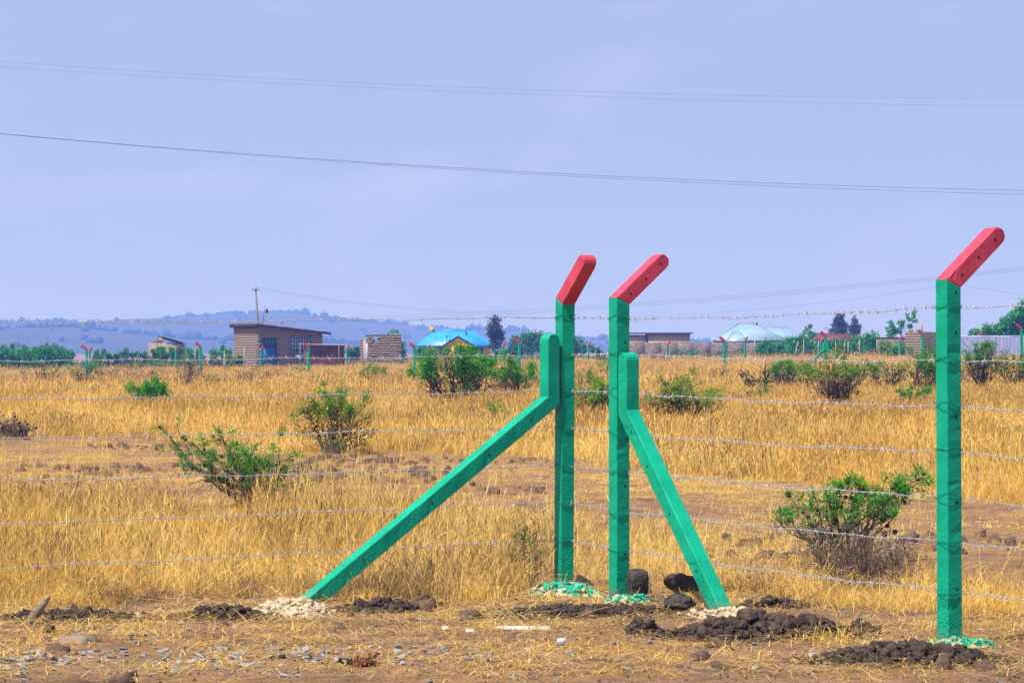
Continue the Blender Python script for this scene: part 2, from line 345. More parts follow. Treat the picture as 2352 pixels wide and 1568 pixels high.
M['hill'] = mat('far wooded hillside', (0.05, 0.07, 0.04), 0.95, vscale=0.010, col2=(0.085, 0.085, 0.05), spec=0.05)
M['hilltree'] = mat('far woodland', (0.05, 0.072, 0.04), 0.95, spec=0.0)
def ridge(Y0, prof, depth, seed, name, label):
    xs = np.linspace(-900, 3300, 240); tops = np.interp(xs, [p[0] for p in prof], [p[1] for p in prof])
    V = []; nr = 12
    for k in range(nr):
        t = k / (nr - 1); y = Y0 - depth * (1 - t)
        X = (xs - CX) / F_PX * Y0
        zt = CAM_H - (tops - HY) / F_PX * Y0
        z = -4.5 + (zt + 4.5) * (math.sin(t * math.pi / 2) ** 1.3) + (fbm(X * 0.012, np.full_like(X, t * 4 + seed), seed) - 0.47) * 9 * t * (1 - 0.6 * t)
        V.append(np.stack([X, np.full_like(X, y) , z], 1))
    V.append(V[-1] + np.array([0, 260, -70]))
    V = np.concatenate(V); n = len(xs); r = nr + 1
    i2 = (np.arange(r - 1)[:, None] * n + np.arange(n - 1)[None]).ravel()
    o = obj(name, mesh_of(name, V, [np.stack([i2, i2 + 1, i2 + n + 1, i2 + n], 1)]), M['hill'], smooth=True)
    tag(o, label, kind='structure'); return V[:nr * n].reshape(nr, n, 3)
RA = ridge(3700, [(-900, 742), (240, 742), (250, 738), (330, 733), (420, 730), (480, 726), (520, 721), (600, 719), (680, 719), (735, 731), (800, 738), (900, 745), (960, 748), (1080, 757), (1200, 762), (1300, 771), (1420, 778), (1600, 787), (1800, 790), (3300, 786)], 1000, 5, 'hill', 'long wooded hill ridge fading blue behind the stone house')
RB = ridge(2600, [(-900, 752), (0, 760), (80, 755), (170, 753), (235, 760), (420, 778), (700, 788), (1000, 797), (3300, 806)], 700, 8, 'hill', 'nearer low hill shoulder at the left edge behind the bushes')
ico_v = None
def ico(sub):
    bm = bmesh.new(); bmesh.ops.create_icosphere(bm, subdivisions=sub, radius=1.0)
    v = np.array([x.co[:] for x in bm.verts]); f = np.array([[q.index for q in p.verts] for p in bm.faces]); bm.free(); return v, f
ICO1, ICO2, ICO3, ICO4 = ico(1), ico(2), ico(3), ico(4)
def forest(Rg, n, seed, label):
    r = np.random.default_rng(seed); b = MB(); nr, nc, _ = Rg.shape; v0, f0 = ICO1
    for k in range(n):
        t = r.random(); rr = nr - 1 if k % 6 < 5 else int(r.random() ** 0.6 * (nr - 1)); c = r.random() * (nc - 2); ci = int(c)
        p = Rg[rr, ci] * (1 - c + ci) + Rg[rr, ci + 1] * (c - ci); h = r.uniform(1.3, 3.4) * (1.9 if r.random() < 0.07 else 1)
        if math.sin(p[0] * .013 + rr) + math.sin(p[0] * .031 - rr * 2.1) < -.55: continue
        b.add(v0 * np.array([h * r.uniform(.7, 1.3), h * .9, h]) * r.uniform(.8, 1.2, (len(v0), 1)) + p + np.array([0, 0, h * .5]), f0)
    tag(b.build('woodland', M['hilltree']), label, 'woodland', kind='stuff')
forest(RA, 3600, 11, 'hazy blue trees covering the long hill ridge')
forest(RB, 1400, 12, 'hazy blue trees on the low hill shoulder at left')

# ------------------------------------------------------------------ scatter (geometry nodes on a point mesh)
def tuft_mesh(name, seed, n, h, spread, width, lean, mtl, seedhead=0.3):
    """a tuft of bent, tangled blades; a few long stalks stand out of it"""
    r = np.random.default_rng(seed); V = []; Q = []; T = []; bl = []
    for k in range(n):
        a_ = r.random() * 6.283; d = spread * math.sqrt(r.random()); p = np.array([math.cos(a_) * d, math.sin(a_) * d, -0.02])
        stalk = r.random() < .12; L = h * (r.uniform(.9, 1.35) if stalk else r.uniform(0.35, 1.0)); la = r.random() * 6.283; ln = (lean * .45 if stalk else lean) * r.random() ** 0.7
        di = np.array([math.cos(la), math.sin(la), 0]); fa = la + 1.57 + r.normal() * .9; wv = np.array([math.cos(fa), math.sin(fa), r.normal() * .3]) * width * (.7 if stalk else r.uniform(.6, 1.25)) / 2
        th0 = ln * r.uniform(.1, .5); th1 = ln * r.uniform(.5, 1.0); th2 = ln * r.uniform(.9, 1.5); q = p; pts = [p]
        for th in (th0, th1, th2): q = q + (di * math.sin(th) + np.array([0, 0, math.cos(th)])) * L / 3; pts.append(q)
        i0 = len(V); V += [pts[0] - wv, pts[0] + wv, pts[1] + wv, pts[1] - wv, pts[2] + wv * .75, pts[2] - wv * .75, pts[3]]
        Q += [[i0, i0 + 1, i0 + 2, i0 + 3], [i0 + 3, i0 + 2, i0 + 4, i0 + 5]]; T.append([i0 + 5, i0 + 4, i0 + 6]); c = r.random(); bl += [min(1, c + .3) if stalk else c] * 7
        if stalk or r.random() < seedhead:
            s0 = pts[2] + (pts[3] - pts[2]) * .35; sh = pts[3] + (pts[3] - pts[2]) * .15; w2 = wv / (np.linalg.norm(wv) + 1e-9) * width * .9
            i0 = len(V); V += [s0, (s0 + sh) / 2 + w2, sh, (s0 + sh) / 2 - w2]; Q.append([i0, i0 + 1, i0 + 2, i0 + 3]); bl += [c * .5] * 4
    me = mesh_of(name, V, [T, Q]); me.materials.append(mtl)
    at_ = me.attributes.new('bl', 'FLOAT', 'POINT'); at_.data.foreach_set('value', np.array(bl, np.float32)); return me
def scatter(name, label, cat, P, rot, scl, pick, tnt, meshes, kind='stuff'):
    me = bpy.data.meshes.new(name); me.vertices.add(len(P)); me.vertices.foreach_set('co', np.asarray(P, np.float32).ravel())
    for nm, ty, key, arr in (('rot', 'FLOAT_VECTOR', 'vector', rot), ('scl', 'FLOAT_VECTOR', 'vector', scl), ('pick', 'INT', 'value', pick), ('tint', 'FLOAT', 'value', tnt)):
        q = me.attributes.new(nm, ty, 'POINT'); q.data.foreach_set(key, np.ascontiguousarray(arr, np.int32 if ty == 'INT' else np.float32).ravel())
    o = bpy.data.objects.new(name, me); C.objects.link(o)
    ng = bpy.data.node_groups.new(name, 'GeometryNodeTree'); ng.interface.new_socket('Geometry', in_out='INPUT', socket_type='NodeSocketGeometry')
    ng.interface.new_socket('Geometry', in_out='OUTPUT', socket_type='NodeSocketGeometry')
    N = ng.nodes.new; L = ng.links.new
    gi = N('NodeGroupInput'); go = N('NodeGroupOutput'); mp = N('GeometryNodeMeshToPoints'); ip = N('GeometryNodeInstanceOnPoints'); jn = N('GeometryNodeJoinGeometry')
    for k, m_ in enumerate(meshes):
        src = bpy.data.objects.new(name + '_piece', m_); oi = N('GeometryNodeObjectInfo'); oi.inputs['Object'].default_value = src
        oi.inputs['As Instance'].default_value = True; L(oi.outputs['Geometry'], jn.inputs[0])
    def named(nm, dt):
        a_ = N('GeometryNodeInputNamedAttribute'); a_.data_type = dt; a_.inputs['Name'].default_value = nm; return a_.outputs['Attribute']
    L(gi.outputs[0], mp.inputs['Mesh']); L(mp.outputs[0], ip.inputs['Points']); L(jn.outputs[0], ip.inputs['Instance'])
    ip.inputs['Pick Instance'].default_value = True
    L(named('pick', 'INT'), ip.inputs['Instance Index'])
    er = N('FunctionNodeEulerToRotation'); L(named('rot', 'FLOAT_VECTOR'), er.inputs[0]); L(er.outputs[0], ip.inputs['Rotation'])
    L(named('scl', 'FLOAT_VECTOR'), ip.inputs['Scale']); L(ip.outputs[0], go.inputs[0])
    md = o.modifiers.new('scatter', 'NODES'); md.node_group = ng
    return tag(o, label, cat, kind=kind)

GOLD = [(0.03, (0.16, 0.09, 0.04)), (0.26, (0.48, 0.28, 0.062)), (0.58, (0.78, 0.495, 0.088)), (0.92, (0.88, 0.68, 0.27))]
M['grass'] = blade_mat('golden dry grass', GOLD)
M['scrub'] = blade_mat('brown dry weeds', [(0.1, (0.10, 0.06, 0.035)), (0.5, (0.24, 0.14, 0.065)), (0.9, (0.46, 0.30, 0.13))])

def sample_field(n, y0, y1, seed, margin=2.5):
    """points spread evenly over the wedge of ground the picture (and a step to the side) sees"""
    r = np.random.default_rng(seed); hw = CX / F_PX
    y = np.sqrt(r.random(n * 3) * (y1 ** 2 - y0 ** 2) + y0 ** 2) if y0 > 60 else r.random(n * 3) * (y1 - y0) + y0
    w = hw * y + margin; wm = hw * y1 + margin
    x = (r.random(n * 3) * 2 - 1) * (wm if y0 <= 60 else w)
    ok = np.abs(x) < w; return x[ok][:n], y[ok][:n], r
def put_grass(name, label, cat, x, y, r, meshes, smin, smax, tintf):
    z = gz(x, y); n = len(x)
    rot = np.stack([r.normal(0, .10, n), r.normal(0, .10, n), r.random(n) * 6.283], 1); s = r.uniform(smin, smax, n)
    patch = np.clip(0.25 + 1.55 * fbm(x * .7, y * .45, 77), .3, 1.5) * (.55 + .45 * sstep(.0, 1.6, y - 17.9))
    scl = np.stack([s, s, s * patch], 1); tn = np.clip(tintf + r.normal(0, .16, n) + 1.7 * (fbm(x * .6, y * .35, 55) - .47), 0, 1)
    return scatter(name, label, cat, np.stack([x, y, z], 1), rot, scl, r.integers(0, len(meshes), n), tn, meshes)
near = [tuft_mesh('tuft', 100 + k, 58, 0.35, 0.17, 0.0031, 1.5, M['grass']) for k in range(7)]
mid = [tuft_mesh('tuft', 200 + k, 66, 0.34, 0.30, 0.0075, 1.35, M['grass']) for k in range(5)]
far = [tuft_mesh('tuft', 300 + k, 60, 0.36, 0.60, 0.020, 1.25, M['grass'], 0.1) for k in range(5)]
short = [tuft_mesh('tuft', 400 + k, 24, 0.14, 0.10, 0.0040, 1.5, M['grass'], 0.0) for k in range(5)]
weed = [tuft_mesh('tuft', 450 + k, 40, 0.34, 0.12, 0.0042, 1.7, M['scrub'], 0.9) for k in range(4)]
x, y, r = sample_field(15000, 16.8, 34, 1)
k = r.random(len(x)) < (1 - verge_amount(x, y)) * (1 - track_amount(x, y)) * (.35 + .65 * sstep(.34, .46, fbm(x * .9, y * .7, 19))); x, y = x[k], y[k]
put_grass('dry_grass', 'tall golden dry grass just behind the near wire fence', 'grass', x, y, r, near, .7, 1.2, .44)
x, y, r = sample_field(9000, 16.8, 34, 2)
k = r.random(len(x)) < (1 - verge_amount(x, y)) * (1 - track_amount(x, y)) * np.clip(sstep(.42, .54, fbm(x * .8, y * .6, 15)) + .8 * np.exp(-((x + .7) / 1.1) ** 2 - ((y - 19.8) / 2.2) ** 2) + .5 * np.exp(-((y - 18.4) / .5) ** 2), 0, 1); x, y = x[k], y[k]
put_grass('dry_weeds', 'brown dry weeds mixed into the near grass', 'weeds', x, y, r, weed, .6, 1.2, .45)
wisp = [tuft_mesh('tuft', 480 + k, 9, 0.52, 0.16, 0.0030, .9, M['grass'], 0.6) for k in range(5)]
x, y, r = sample_field(4500, 16.8, 34, 12)
k = r.random(len(x)) < (1 - verge_amount(x, y)) * (1 - track_amount(x, y)) * (.25 + .75 * sstep(.45, .55, fbm(x * .6, y * .5, 29))); x, y = x[k], y[k]
put_grass('grass_stalks', 'tall pale seed stalks rising above the near grass', 'grass', x, y, r, wisp, .8, 1.25, .75)
x, y, r = sample_field(34000, 24, 95, 3)
k = (r.random(len(x)) < (1 - track_amount(x, y)) * (.45 + .55 * sstep(.36, .48, fbm(x * .45, y * .22, 23)))) & (y > np.interp(x, [-9, 0, 9], [40, 32, 22])); x, y = x[k], y[k]
put_grass('dry_grass', 'golden dry grass field beyond the bare track', 'grass', x, y, r, mid, .7, 1.2, .5)
midweed = [tuft_mesh('tuft', 470 + k, 46, 0.33, 0.26, 0.0085, 1.6, M['scrub'], 0.8) for k in range(3)]
x, y, r = sample_field(9000, 30, 95, 13)
k = (r.random(len(x)) < (1 - track_amount(x, y)) * sstep(.46, .60, fbm(x * .35, y * .18, 25))) & (y > np.interp(x, [-9, 0, 9], [40, 32, 22])); x, y = x[k], y[k]
put_grass('dry_weeds', 'brown dry weeds in patches over the field beyond the track', 'weeds', x, y, r, midweed, .6, 1.15, .5)
x, y, r = sample_field(34000, 90, 262, 4, 6)
put_grass('dry_grass', 'far golden grass plain reaching to the buildings', 'grass', x, y, r, far, .7, 1.25, .5)
x, y, r = sample_field(16000, 262, 620, 14, 10); k = r.random(len(x)) < .9; x, y = x[k], y[k]
put_grass('dry_grass', 'farthest grass around and beyond the houses', 'grass', x, y, r, far, 1.3, 2.0, .4)
x, y, r = sample_field(14000, 14, 52, 5)
k = r.random(len(x)) < np.maximum(verge_amount(x, y) * .75 * sstep(.38, .56, fbm(x * 1.2, y * 1.2, 91)), track_amount(x, y) * .5 * sstep(.40, .58, fbm(x * .8, y * .8, 93))); x, y = x[k], y[k]
put_grass('short_grass', 'short trampled straw tufts on the verge and track', 'grass', x, y, r, short, .5, 1.3, .6)
# loose straw lying flat
def straw_mesh(seed):
    r = np.random.default_rng(seed); V = []; Q = []; bl = []
    for k in range(44):
        p = np.array([r.normal(0, .17), r.normal(0, .17), r.uniform(.002, .018)]); a_ = r.random() * 6.283; L = r.uniform(.02, .11) if r.random() < .9 else r.uniform(.12, .24)
        d = np.array([math.cos(a_), math.sin(a_), r.normal(0, .12)]) * L / 2; w = np.array([-math.sin(a_), math.cos(a_), 0]) * r.uniform(.0007, .0016)
        i0 = len(V); up = np.array([0, 0, .01 * r.random()]); V += [p - d - w, p - d + w, p + up + w, p + up - w, p + d + w, p + d - w]
        Q += [[i0, i0 + 1, i0 + 2, i0 + 3], [i0 + 3, i0 + 2, i0 + 4, i0 + 5]]; bl += [r.random()] * 6
    me = mesh_of('straw', V, [Q]); me.materials.append(M['grass'])
    q = me.attributes.new('bl', 'FLOAT', 'POINT'); q.data.foreach_set('value', np.array(bl, np.float32)); return me
x, y, r = sample_field(21000, 14, 52, 6)
k = r.random(len(x)) < np.maximum(verge_amount(x, y) * (.3 + .7 * sstep(.38, .55, fbm(x * 1.1, y * 1.1, 95))), track_amount(x, y) * (.12 + .7 * sstep(.42, .56, fbm(x * .6, y * .35, 97)))); x, y = x[k], y[k]; n = len(x)
s_ = r.uniform(.7, 1.4, n)
scatter('straw_litter', 'loose straw stalks lying on the bare verge and track', 'straw', np.stack([x, y, gz(x, y)], 1),
        np.stack([r.normal(0, .06, n), r.normal(0, .06, n), r.random(n) * 6.283], 1), np.stack([s_, s_, s_], 1), r.integers(0, 4, n), np.clip(r.normal(.45, .25, n), 0, 1), [straw_mesh(500 + k) for k in range(4)])
# clods of dry earth on the track and verge
def noise3(v, f, seed):
    return (fbm(v[:, 0] * f + 31.7, v[:, 1] * f + 9.1, seed, 3) + fbm(v[:, 1] * f + 4.3, v[:, 2] * f + 17.9, seed + 5, 3) + fbm(v[:, 2] * f + 7.7, v[:, 0] * f + 2.2, seed + 9, 3)) / 1.3125 - 1.0
def lump(seed, base, amp, sq=(1, 1, 1), jit=0.14):
    """an irregular clod or stone: noisy radius, broken by random planes"""
    v, f = base; r = np.random.default_rng(seed); w = v * (1 + amp * 4.5 * noise3(v, 1.6, seed) + amp * 2.6 * noise3(v, 4.0, seed + 50) + amp * 1.6 * noise3(v, 9.0, seed + 70))[:, None]
    w = w * (1 + r.uniform(-jit, jit, (len(v), 1)))
    for k in range(4):
        n_ = r.normal(size=3); n_ /= np.linalg.norm(n_); q = w @ n_ - r.uniform(.5, .85); w = w - np.outer(np.clip(q, 0, None) * .8, n_)
    return w * np.array(sq), f
def lump_mesh(name, seed, base, amp, sq, m_):
    v, f = lump(seed, base, amp, sq); me = mesh_of(name, v, [f]); me.materials.append(m_); return me
x, y, r = sample_field(16000, 13.5, 48, 7)
k = r.random(len(x)) < np.maximum(verge_amount(x, y) * .28 * sstep(.5, .62, fbm(x * .9, y * 1.6, 61)), track_amount(x, y) * .9 * sstep(.52, .62, fbm(x * .5, y * .35, 63))); x, y = x[k], y[k]; n = len(x)
s_ = .010 + .075 * r.random(n) ** 3.5
M['clod'] = mat('dry earth clod', (0.20, 0.125, 0.085), 0.95, vscale=3, col2=(0.10, 0.065, 0.05), bump=.6, spec=.1)
scatter('earth_clods', 'small dry earth clods scattered over the bare track', 'clods', np.stack([x, y, gz(x, y)], 1), r.random((n, 3)) * 6.283, np.stack([s_] * 3, 1), r.integers(0, 3, n), r.random(n),
        [lump_mesh('clod', 600 + k, ICO2, .16, (1, 1, .8), M['clod']) for k in range(3)])
x, y, r = sample_field(26000, 13.5, 19.5, 17)
k = r.random(len(x)) < verge_amount(x, y) * (.25 + .75 * sstep(.42, .58, fbm(x * 1.4, y * 2.2, 67))); x, y = x[k], y[k]; n = len(x); s_ = .003 + .011 * r.random(n) ** 2.5
scatter('soil_crumbs', 'fine soil crumbs and grit strewn on the verge', 'crumbs', np.stack([x, y, gz(x, y)], 1), r.random((n, 3)) * 6.283, np.stack([s_] * 3, 1), r.integers(0, 4, n), r.random(n),
        [lump_mesh('crumb', 640 + k, ICO1, .2, (1, 1, .8), M['clod'] if k < 3 else M['palerock']) for k in range(4)])
# blue grey chippings along the road edge at lower left
x, y, r = sample_field(16000, 13.6, 17.2, 8)
pyx = HY + F_PX * CAM_H / y; pxx = CX + x / y * F_PX
den = np.exp(-((pyx - np.interp(pxx, [0, 400, 1000, 2352], [1516, 1512, 1500, 1520])) / 20.0) ** 2) * np.interp(pxx, [-200, 300, 900, 1200, 2400], [1, .8, .55, .1, .04]) * (.25 + sstep(.40, .58, fbm(x * 1.8, y * 1.8, 71)))
k = r.random(len(x)) < np.minimum(np.maximum(den * 1.3, .02), 1); x, y = x[k], y[k]; n = len(x); s_ = .003 + .018 * r.random(n) ** 3
scatter('gravel', 'blue grey stone chippings scattered along the road edge', 'gravel', np.stack([x, y, gz(x, y) + s_ * .25], 1), np.stack([r.normal(0, .3, n), r.normal(0, .3, n), r.random(n) * 6.283], 1), np.stack([s_ * 1.4, s_, s_ * .7], 1), r.integers(0, 6, n), r.random(n),
        [lump_mesh('chip', 650 + k, ICO2, .22, (1, 1, .7), M['gravel'] if k % 2 else M['gravelpale']) for k in range(6)])

# ------------------------------------------------------------------ near fence: concrete posts, braces, barbed wire
def prism(name, poly, t, bev=0.007, rough=False):
    """a profile in the XZ plane given thickness t along Y, its long edges chamfered"""
    bm = bmesh.new(); vs_ = [bm.verts.new((p[0], -t / 2, p[1])) for p in poly]; f = bm.faces.new(vs_)
    ex = bmesh.ops.extrude_face_region(bm, geom=[f]); bmesh.ops.translate(bm, vec=(0, t, 0), verts=[v for v in ex['geom'] if isinstance(v, bmesh.types.BMVert)])
    bmesh.ops.recalc_face_normals(bm, faces=bm.faces)
    if bev:
        ed = [e_ for e_ in bm.edges if len(e_.link_faces) == 2 and abs(e_.verts[0].co.y - e_.verts[1].co.y) < 1e-6]
        bmesh.ops.bevel(bm, geom=ed, offset=bev, segments=2, profile=0.5, affect='EDGES')
    if rough:
        r = random.Random(len(poly) * 7 + int(abs(poly[0][1]) * 1000)); zs = [v.co.z for v in bm.verts]; xs_ = [v.co.x for v in bm.verts]
        long_z = max(zs) - min(zs) >= (max(xs_) - min(xs_)); lo, hi = (min(zs), max(zs)) if long_z else (min(xs_), max(xs_)); q = lo + .03
        while q < hi - .02:
            bmesh.ops.bisect_plane(bm, geom=bm.verts[:] + bm.edges[:] + bm.faces[:], plane_co=(0, 0, q) if long_z else (q, 0, 0), plane_no=(0, 0, 1) if long_z else (1, 0, 0)); q += r.uniform(.022, .05)
        for v in bm.verts:
            edge = abs(abs(v.co.y) - t / 2) < bev * 1.1; k_ = .00045
            v.co += Vector((r.gauss(0, k_), r.gauss(0, k_), 0))
            if edge and r.random() < .06: v.co.y *= 1 - r.uniform(.03, .09)
    return bm_mesh(bm, name)
def path_profile(c0, c1, c2, w, rnd=9):
    c0, c1, c2 = map(np.array, (c0, c1, c2)); d1 = (c1 - c0) / np.linalg.norm(c1 - c0); d2 = (c2 - c1) / np.linalg.norm(c2 - c1)
    n1 = np.array([-d1[1], d1[0]]); n2 = np.array([-d2[1], d2[0]]); mi = n1 + n2; mi = mi / (mi @ n1)
    L0, R0, L1, R1 = c0 + n1 * w, c0 - n1 * w, c1 + mi * w, c1 - mi * w
    arc = [c2 - n2 * w * math.cos(q) + d2 * w * math.sin(q) for q in np.linspace(0, math.pi, rnd)]
    return L0, R0, L1, R1, arc
def post_meshes(hb, La, bury, rnd=9, w=0.05, bev=0.007, rough=False):
    L0, R0, L1, R1, arc = path_profile((0, -bury), (0, hb), (La * math.cos(R(40)), hb + La * math.sin(R(40))), w, rnd)
    return prism('shaft', [L0, R0, R1, L1], 2 * w, bev, rough), prism('arm', [L1, R1] + arc, 2 * w - 0.003, bev, rough)
hole_me = None
def hole(parent, p, axis):
    """a dark bolt hole: short plug set almost flush in the face"""
    b = MB(); q = np.array(p, float); d = np.array(axis, float); b.tube([q - d * .012, q + d * .0012], .0085, 8); return b.build('bolt_hole', M['hole'], parent)
def near_post(px, py, hb, La, rz, label, holes, arm_holes=True, tilt=0.0):
    g = ground_at(px, py); t = thing('fence_post', label, 'fence post', g, rz, 'near concrete fence posts'); t.rotation_euler = (0, R(tilt), rz)
    sm, am = post_meshes(hb, La, 0.45, rough=True)
    obj('shaft', sm, paint_mat('green gloss paint', GREEN, (0.03, 0.23, 0.14), (hb, (0.39, 0.041, 0.064))), t); arm = obj('arm', am, M['red'], t)
    for z in holes: hole(t, (0.012, -0.05, z), (0, -1, 0))
    if arm_holes:
        for q in (.08, .24, .40): hole(arm, (q * math.cos(R(40)) * .95, -0.0487, hb + q * math.sin(R(40)) * .95), (0, -1, 0))
    return t, g
P1, G1 = near_post(1295, 1345, 1.926, .40, R(-63.4), 'green concrete post with red tip bent towards the viewer, left of the gap', [], False, 0.6)
P2, G2 = near_post(1422, 1375, 1.924, .40, R(30), 'green concrete post with red rounded tip, middle of the three near posts', [1.66, .735, .295])
P3, G3 = near_post(2181, 1480, 1.976, .41, R(30), 'nearest tall green concrete post with red rounded tip at the right', [1.93, 1.71, 1.25, .78, .31], True, -0.3)

def brace(stub, foot, top_z, bend_z, label):
    d = foot - stub; d.z = 0; L = d.length; rz = math.atan2(d.y, d.x)
    t = thing('fence_brace', label, 'fence brace', (stub.x, stub.y, 0), rz, 'near slanting braces')
    zg = foot.z; k = 1.16; w = .05
    L0, R0, L1, R1, arc = path_profile((L * k, bend_z + (zg - bend_z) * k), (0, bend_z), (0, top_z - w), w)
    obj('body', prism('body', [L0, R0, R1] + arc + [L1], 0.1, .007, True), M['green'], t)
    for q in (.1, .28, .52, .80): 
        x_ = L * q; z_ = bend_z + (zg - bend_z) * q; hole(t, (x_, .05, z_), (0, 1, 0)); hole(t, (x_, -.05, z_), (0, -1, 0))
    return t
F1 = ground_at(712, 1382); S1 = Vector((G1.x, G1.y, 0)); d1 = (F1 - S1); d1.z = 0; d1.normalize()
brace(S1 + d1 * .118 + Vector((0, -.02, 0)), F1, 1.715, 1.265, 'long green concrete brace sloping down to the left of the gap')
S2 = Vector((G2.x, G2.y, 0)); F2 = Vector((1.285, 17.3, g1(1.285, 17.3))); d2 = F2 - S2; d2.z = 0; d2.normalize()
brace(S2 + d2 * .112, F2, 1.59, 1.205, 'short bright green concrete brace sloping to the right of the gap')

# seven strands; heights read at: left edge, post 1, post 2, post 3, right edge
strands = [(735, 728, 731, 704, 700), (822, 815, 812, 827, 828), (910, 897, 900, 932, 938), (1000, 981, 993, 1036, 1048),
           (1098, 1069, 1081, 1140, 1155), (1197, 1151, 1172, 1242, 1258), (1297, 1238, 1260, 1355, 1374)]
ordinal = ['top', 'second', 'third', 'fourth', 'fifth', 'sixth', 'lowest']
def barb_mesh():
    b = MB(); r = .0016
    th = np.linspace(0, 4 * math.pi, 13); b.tube(np.stack([th / 12.6 * .016 - .008, .0052 * np.cos(th), .0052 * np.sin(th)], 1), r, 4)
    for sx, dv in ((-.008, (-.3, 1, .45)), (-.008, (.2, -1, -.5)), (.008, (.3, .3, 1)), (.008, (-.2, -.4, -1))):
        d = np.array(dv) / np.linalg.norm(dv); b.tube([np.array([sx, 0, 0]) + d * .004, np.array([sx, 0, 0]) + d * .024], [r * 1.1, r * .35], 4)
    me = b.mesh('barb'); me.materials.append(M['wire']); return me
BARB = barb_mesh(); prng = random.Random(5)
off = Vector((0, .078, 0))
q1, q2, q3 = G1 + off, G2 + off, G3 + off
lx = at(0, 800, 17.5); left_end = Vector((q1.x, q1.y, 0)) + (Vector((lx.x, lx.y, 0)) - Vector((q1.x, q1.y, 0))) * 1.6
rdir = (q3 - q2); right_edge = Vector((q3.x, q3.y, 0)) + rdir * .185; right_end = Vector((q3.x, q3.y, 0)) + rdir * 1.3
def zat(py, Y): return CAM_H - (py - HY) / F_PX * Y
TIES = []
for si, (y0, y1, y2, y3, y4) in enumerate(strands):
    z1, z2, z3 = zat(y1, q1.y), zat(y2, q2.y), zat(y3, q3.y); zl = zat(y0, 17.5); zr = zat(y4, right_edge.y)
    zl2 = z1 + (zl - z1) * 1.6; zr2 = z3 + (zr - z3) * (1.3 / .185)
    key = [Vector((left_end.x, left_end.y, zl2)), Vector((q1.x, q1.y, z1)), Vector((q2.x, q2.y, z2)), Vector((q3.x, q3.y, z3)), Vector((right_end.x, right_end.y, zr2))]
    TIES.append((z1, z2, z3))
    pts = []; ph = prng.random() * 6
    for a_, b_ in zip(key[:-1], key[1:]):
        L = (b_ - a_).length; m = max(4, int(L / .011))
        for q in range(m):
            t = q / m; sag = -.018 * math.sin(math.pi * t) if L > 1 else 0
            p = a_.lerp(b_, t); w_ = .004 * math.sin(L * t * 5.1 + ph) + .003 * math.sin(L * t * 13 + ph * 2)
            pts.append((p.x, p.y, p.z + (sag + w_ if L > 1 else 0)))
    pts = np.array(pts)
    s_len = np.concatenate([[0], np.cumsum(np.linalg.norm(np.diff(pts, axis=0), axis=1))])
    t = thing('barbed_wire', f'{ordinal[si]} barbed wire strand of the near fence' if si else 'top barbed wire strand of the near fence, against the sky and hills', 'barbed wire', (0, 0, 0), 0, 'near barbed wire strands')
    nn = np.array([0, 1.0, 0])
    for h in (0, math.pi):
        tw = s_len * 2 * math.pi / .075 + h
        b = MB(); b.tube(pts + .0020 * (np.cos(tw)[:, None] * np.array([[0, 1., 0]]) + np.sin(tw)[:, None] * np.array([[0, 0, 1.]])), .0014, 4); b.build('twisted_wire', M['wire'], t)
    s = .03
    while s < s_len[-1]:
        i = int(np.searchsorted(s_len, s)); i = min(max(i, 1), len(pts) - 2); d = Vector(pts[i + 1] - pts[i - 1])
        o = bpy.data.objects.new('barb', BARB); C.objects.link(o); o.parent = t; o.location = pts[i]
        o.rotation_euler = d.to_track_quat('X', 'Z').to_euler(); o.rotation_euler.rotate_axis('X', prng.random() * 6.28)
        k_ = prng.uniform(.8, 1.2); o.scale = (k_, k_, k_)
        s += (.085 if pts[i][0] > .8 else .115) * prng.uniform(.8, 1.25)
# tie wires lashed round each post
for pi, (P, G) in enumerate(((P1, G1), (P2, G2), (P3, G3))):
    for zs in TIES:
        z = zs[pi] - G.z; b = MB(); h = .0535; r_ = random.Random(pi * 10 + int(z * 100))
        for lp in range(2):
            tl = r_.uniform(-.03, .03); c = [(-h, h), (-h, -h), (h, -h), (h, h), (-h, h)]; pp = []
            for (ax_, ay_), (bx_, by_) in zip(c[:-1], c[1:]):
                for q in range(6): pp.append((ax_ + (bx_ - ax_) * q / 6, ay_ + (by_ - ay_) * q / 6))
            pp.append(c[-1]); o_ = r_.random() * 6
            b.tube([(x_ * (1.0 + .03 * abs(math.sin(q))), y_ * (1.0 + .03 * abs(math.sin(q))), z + tl * math.sin(q * .26) + .011 * math.sin(q * .55 + o_) + lp * .006) for q, (x_, y_) in enumerate(pp)], .0014, 4)
        b.build('tie_wire', M['tie'], P)

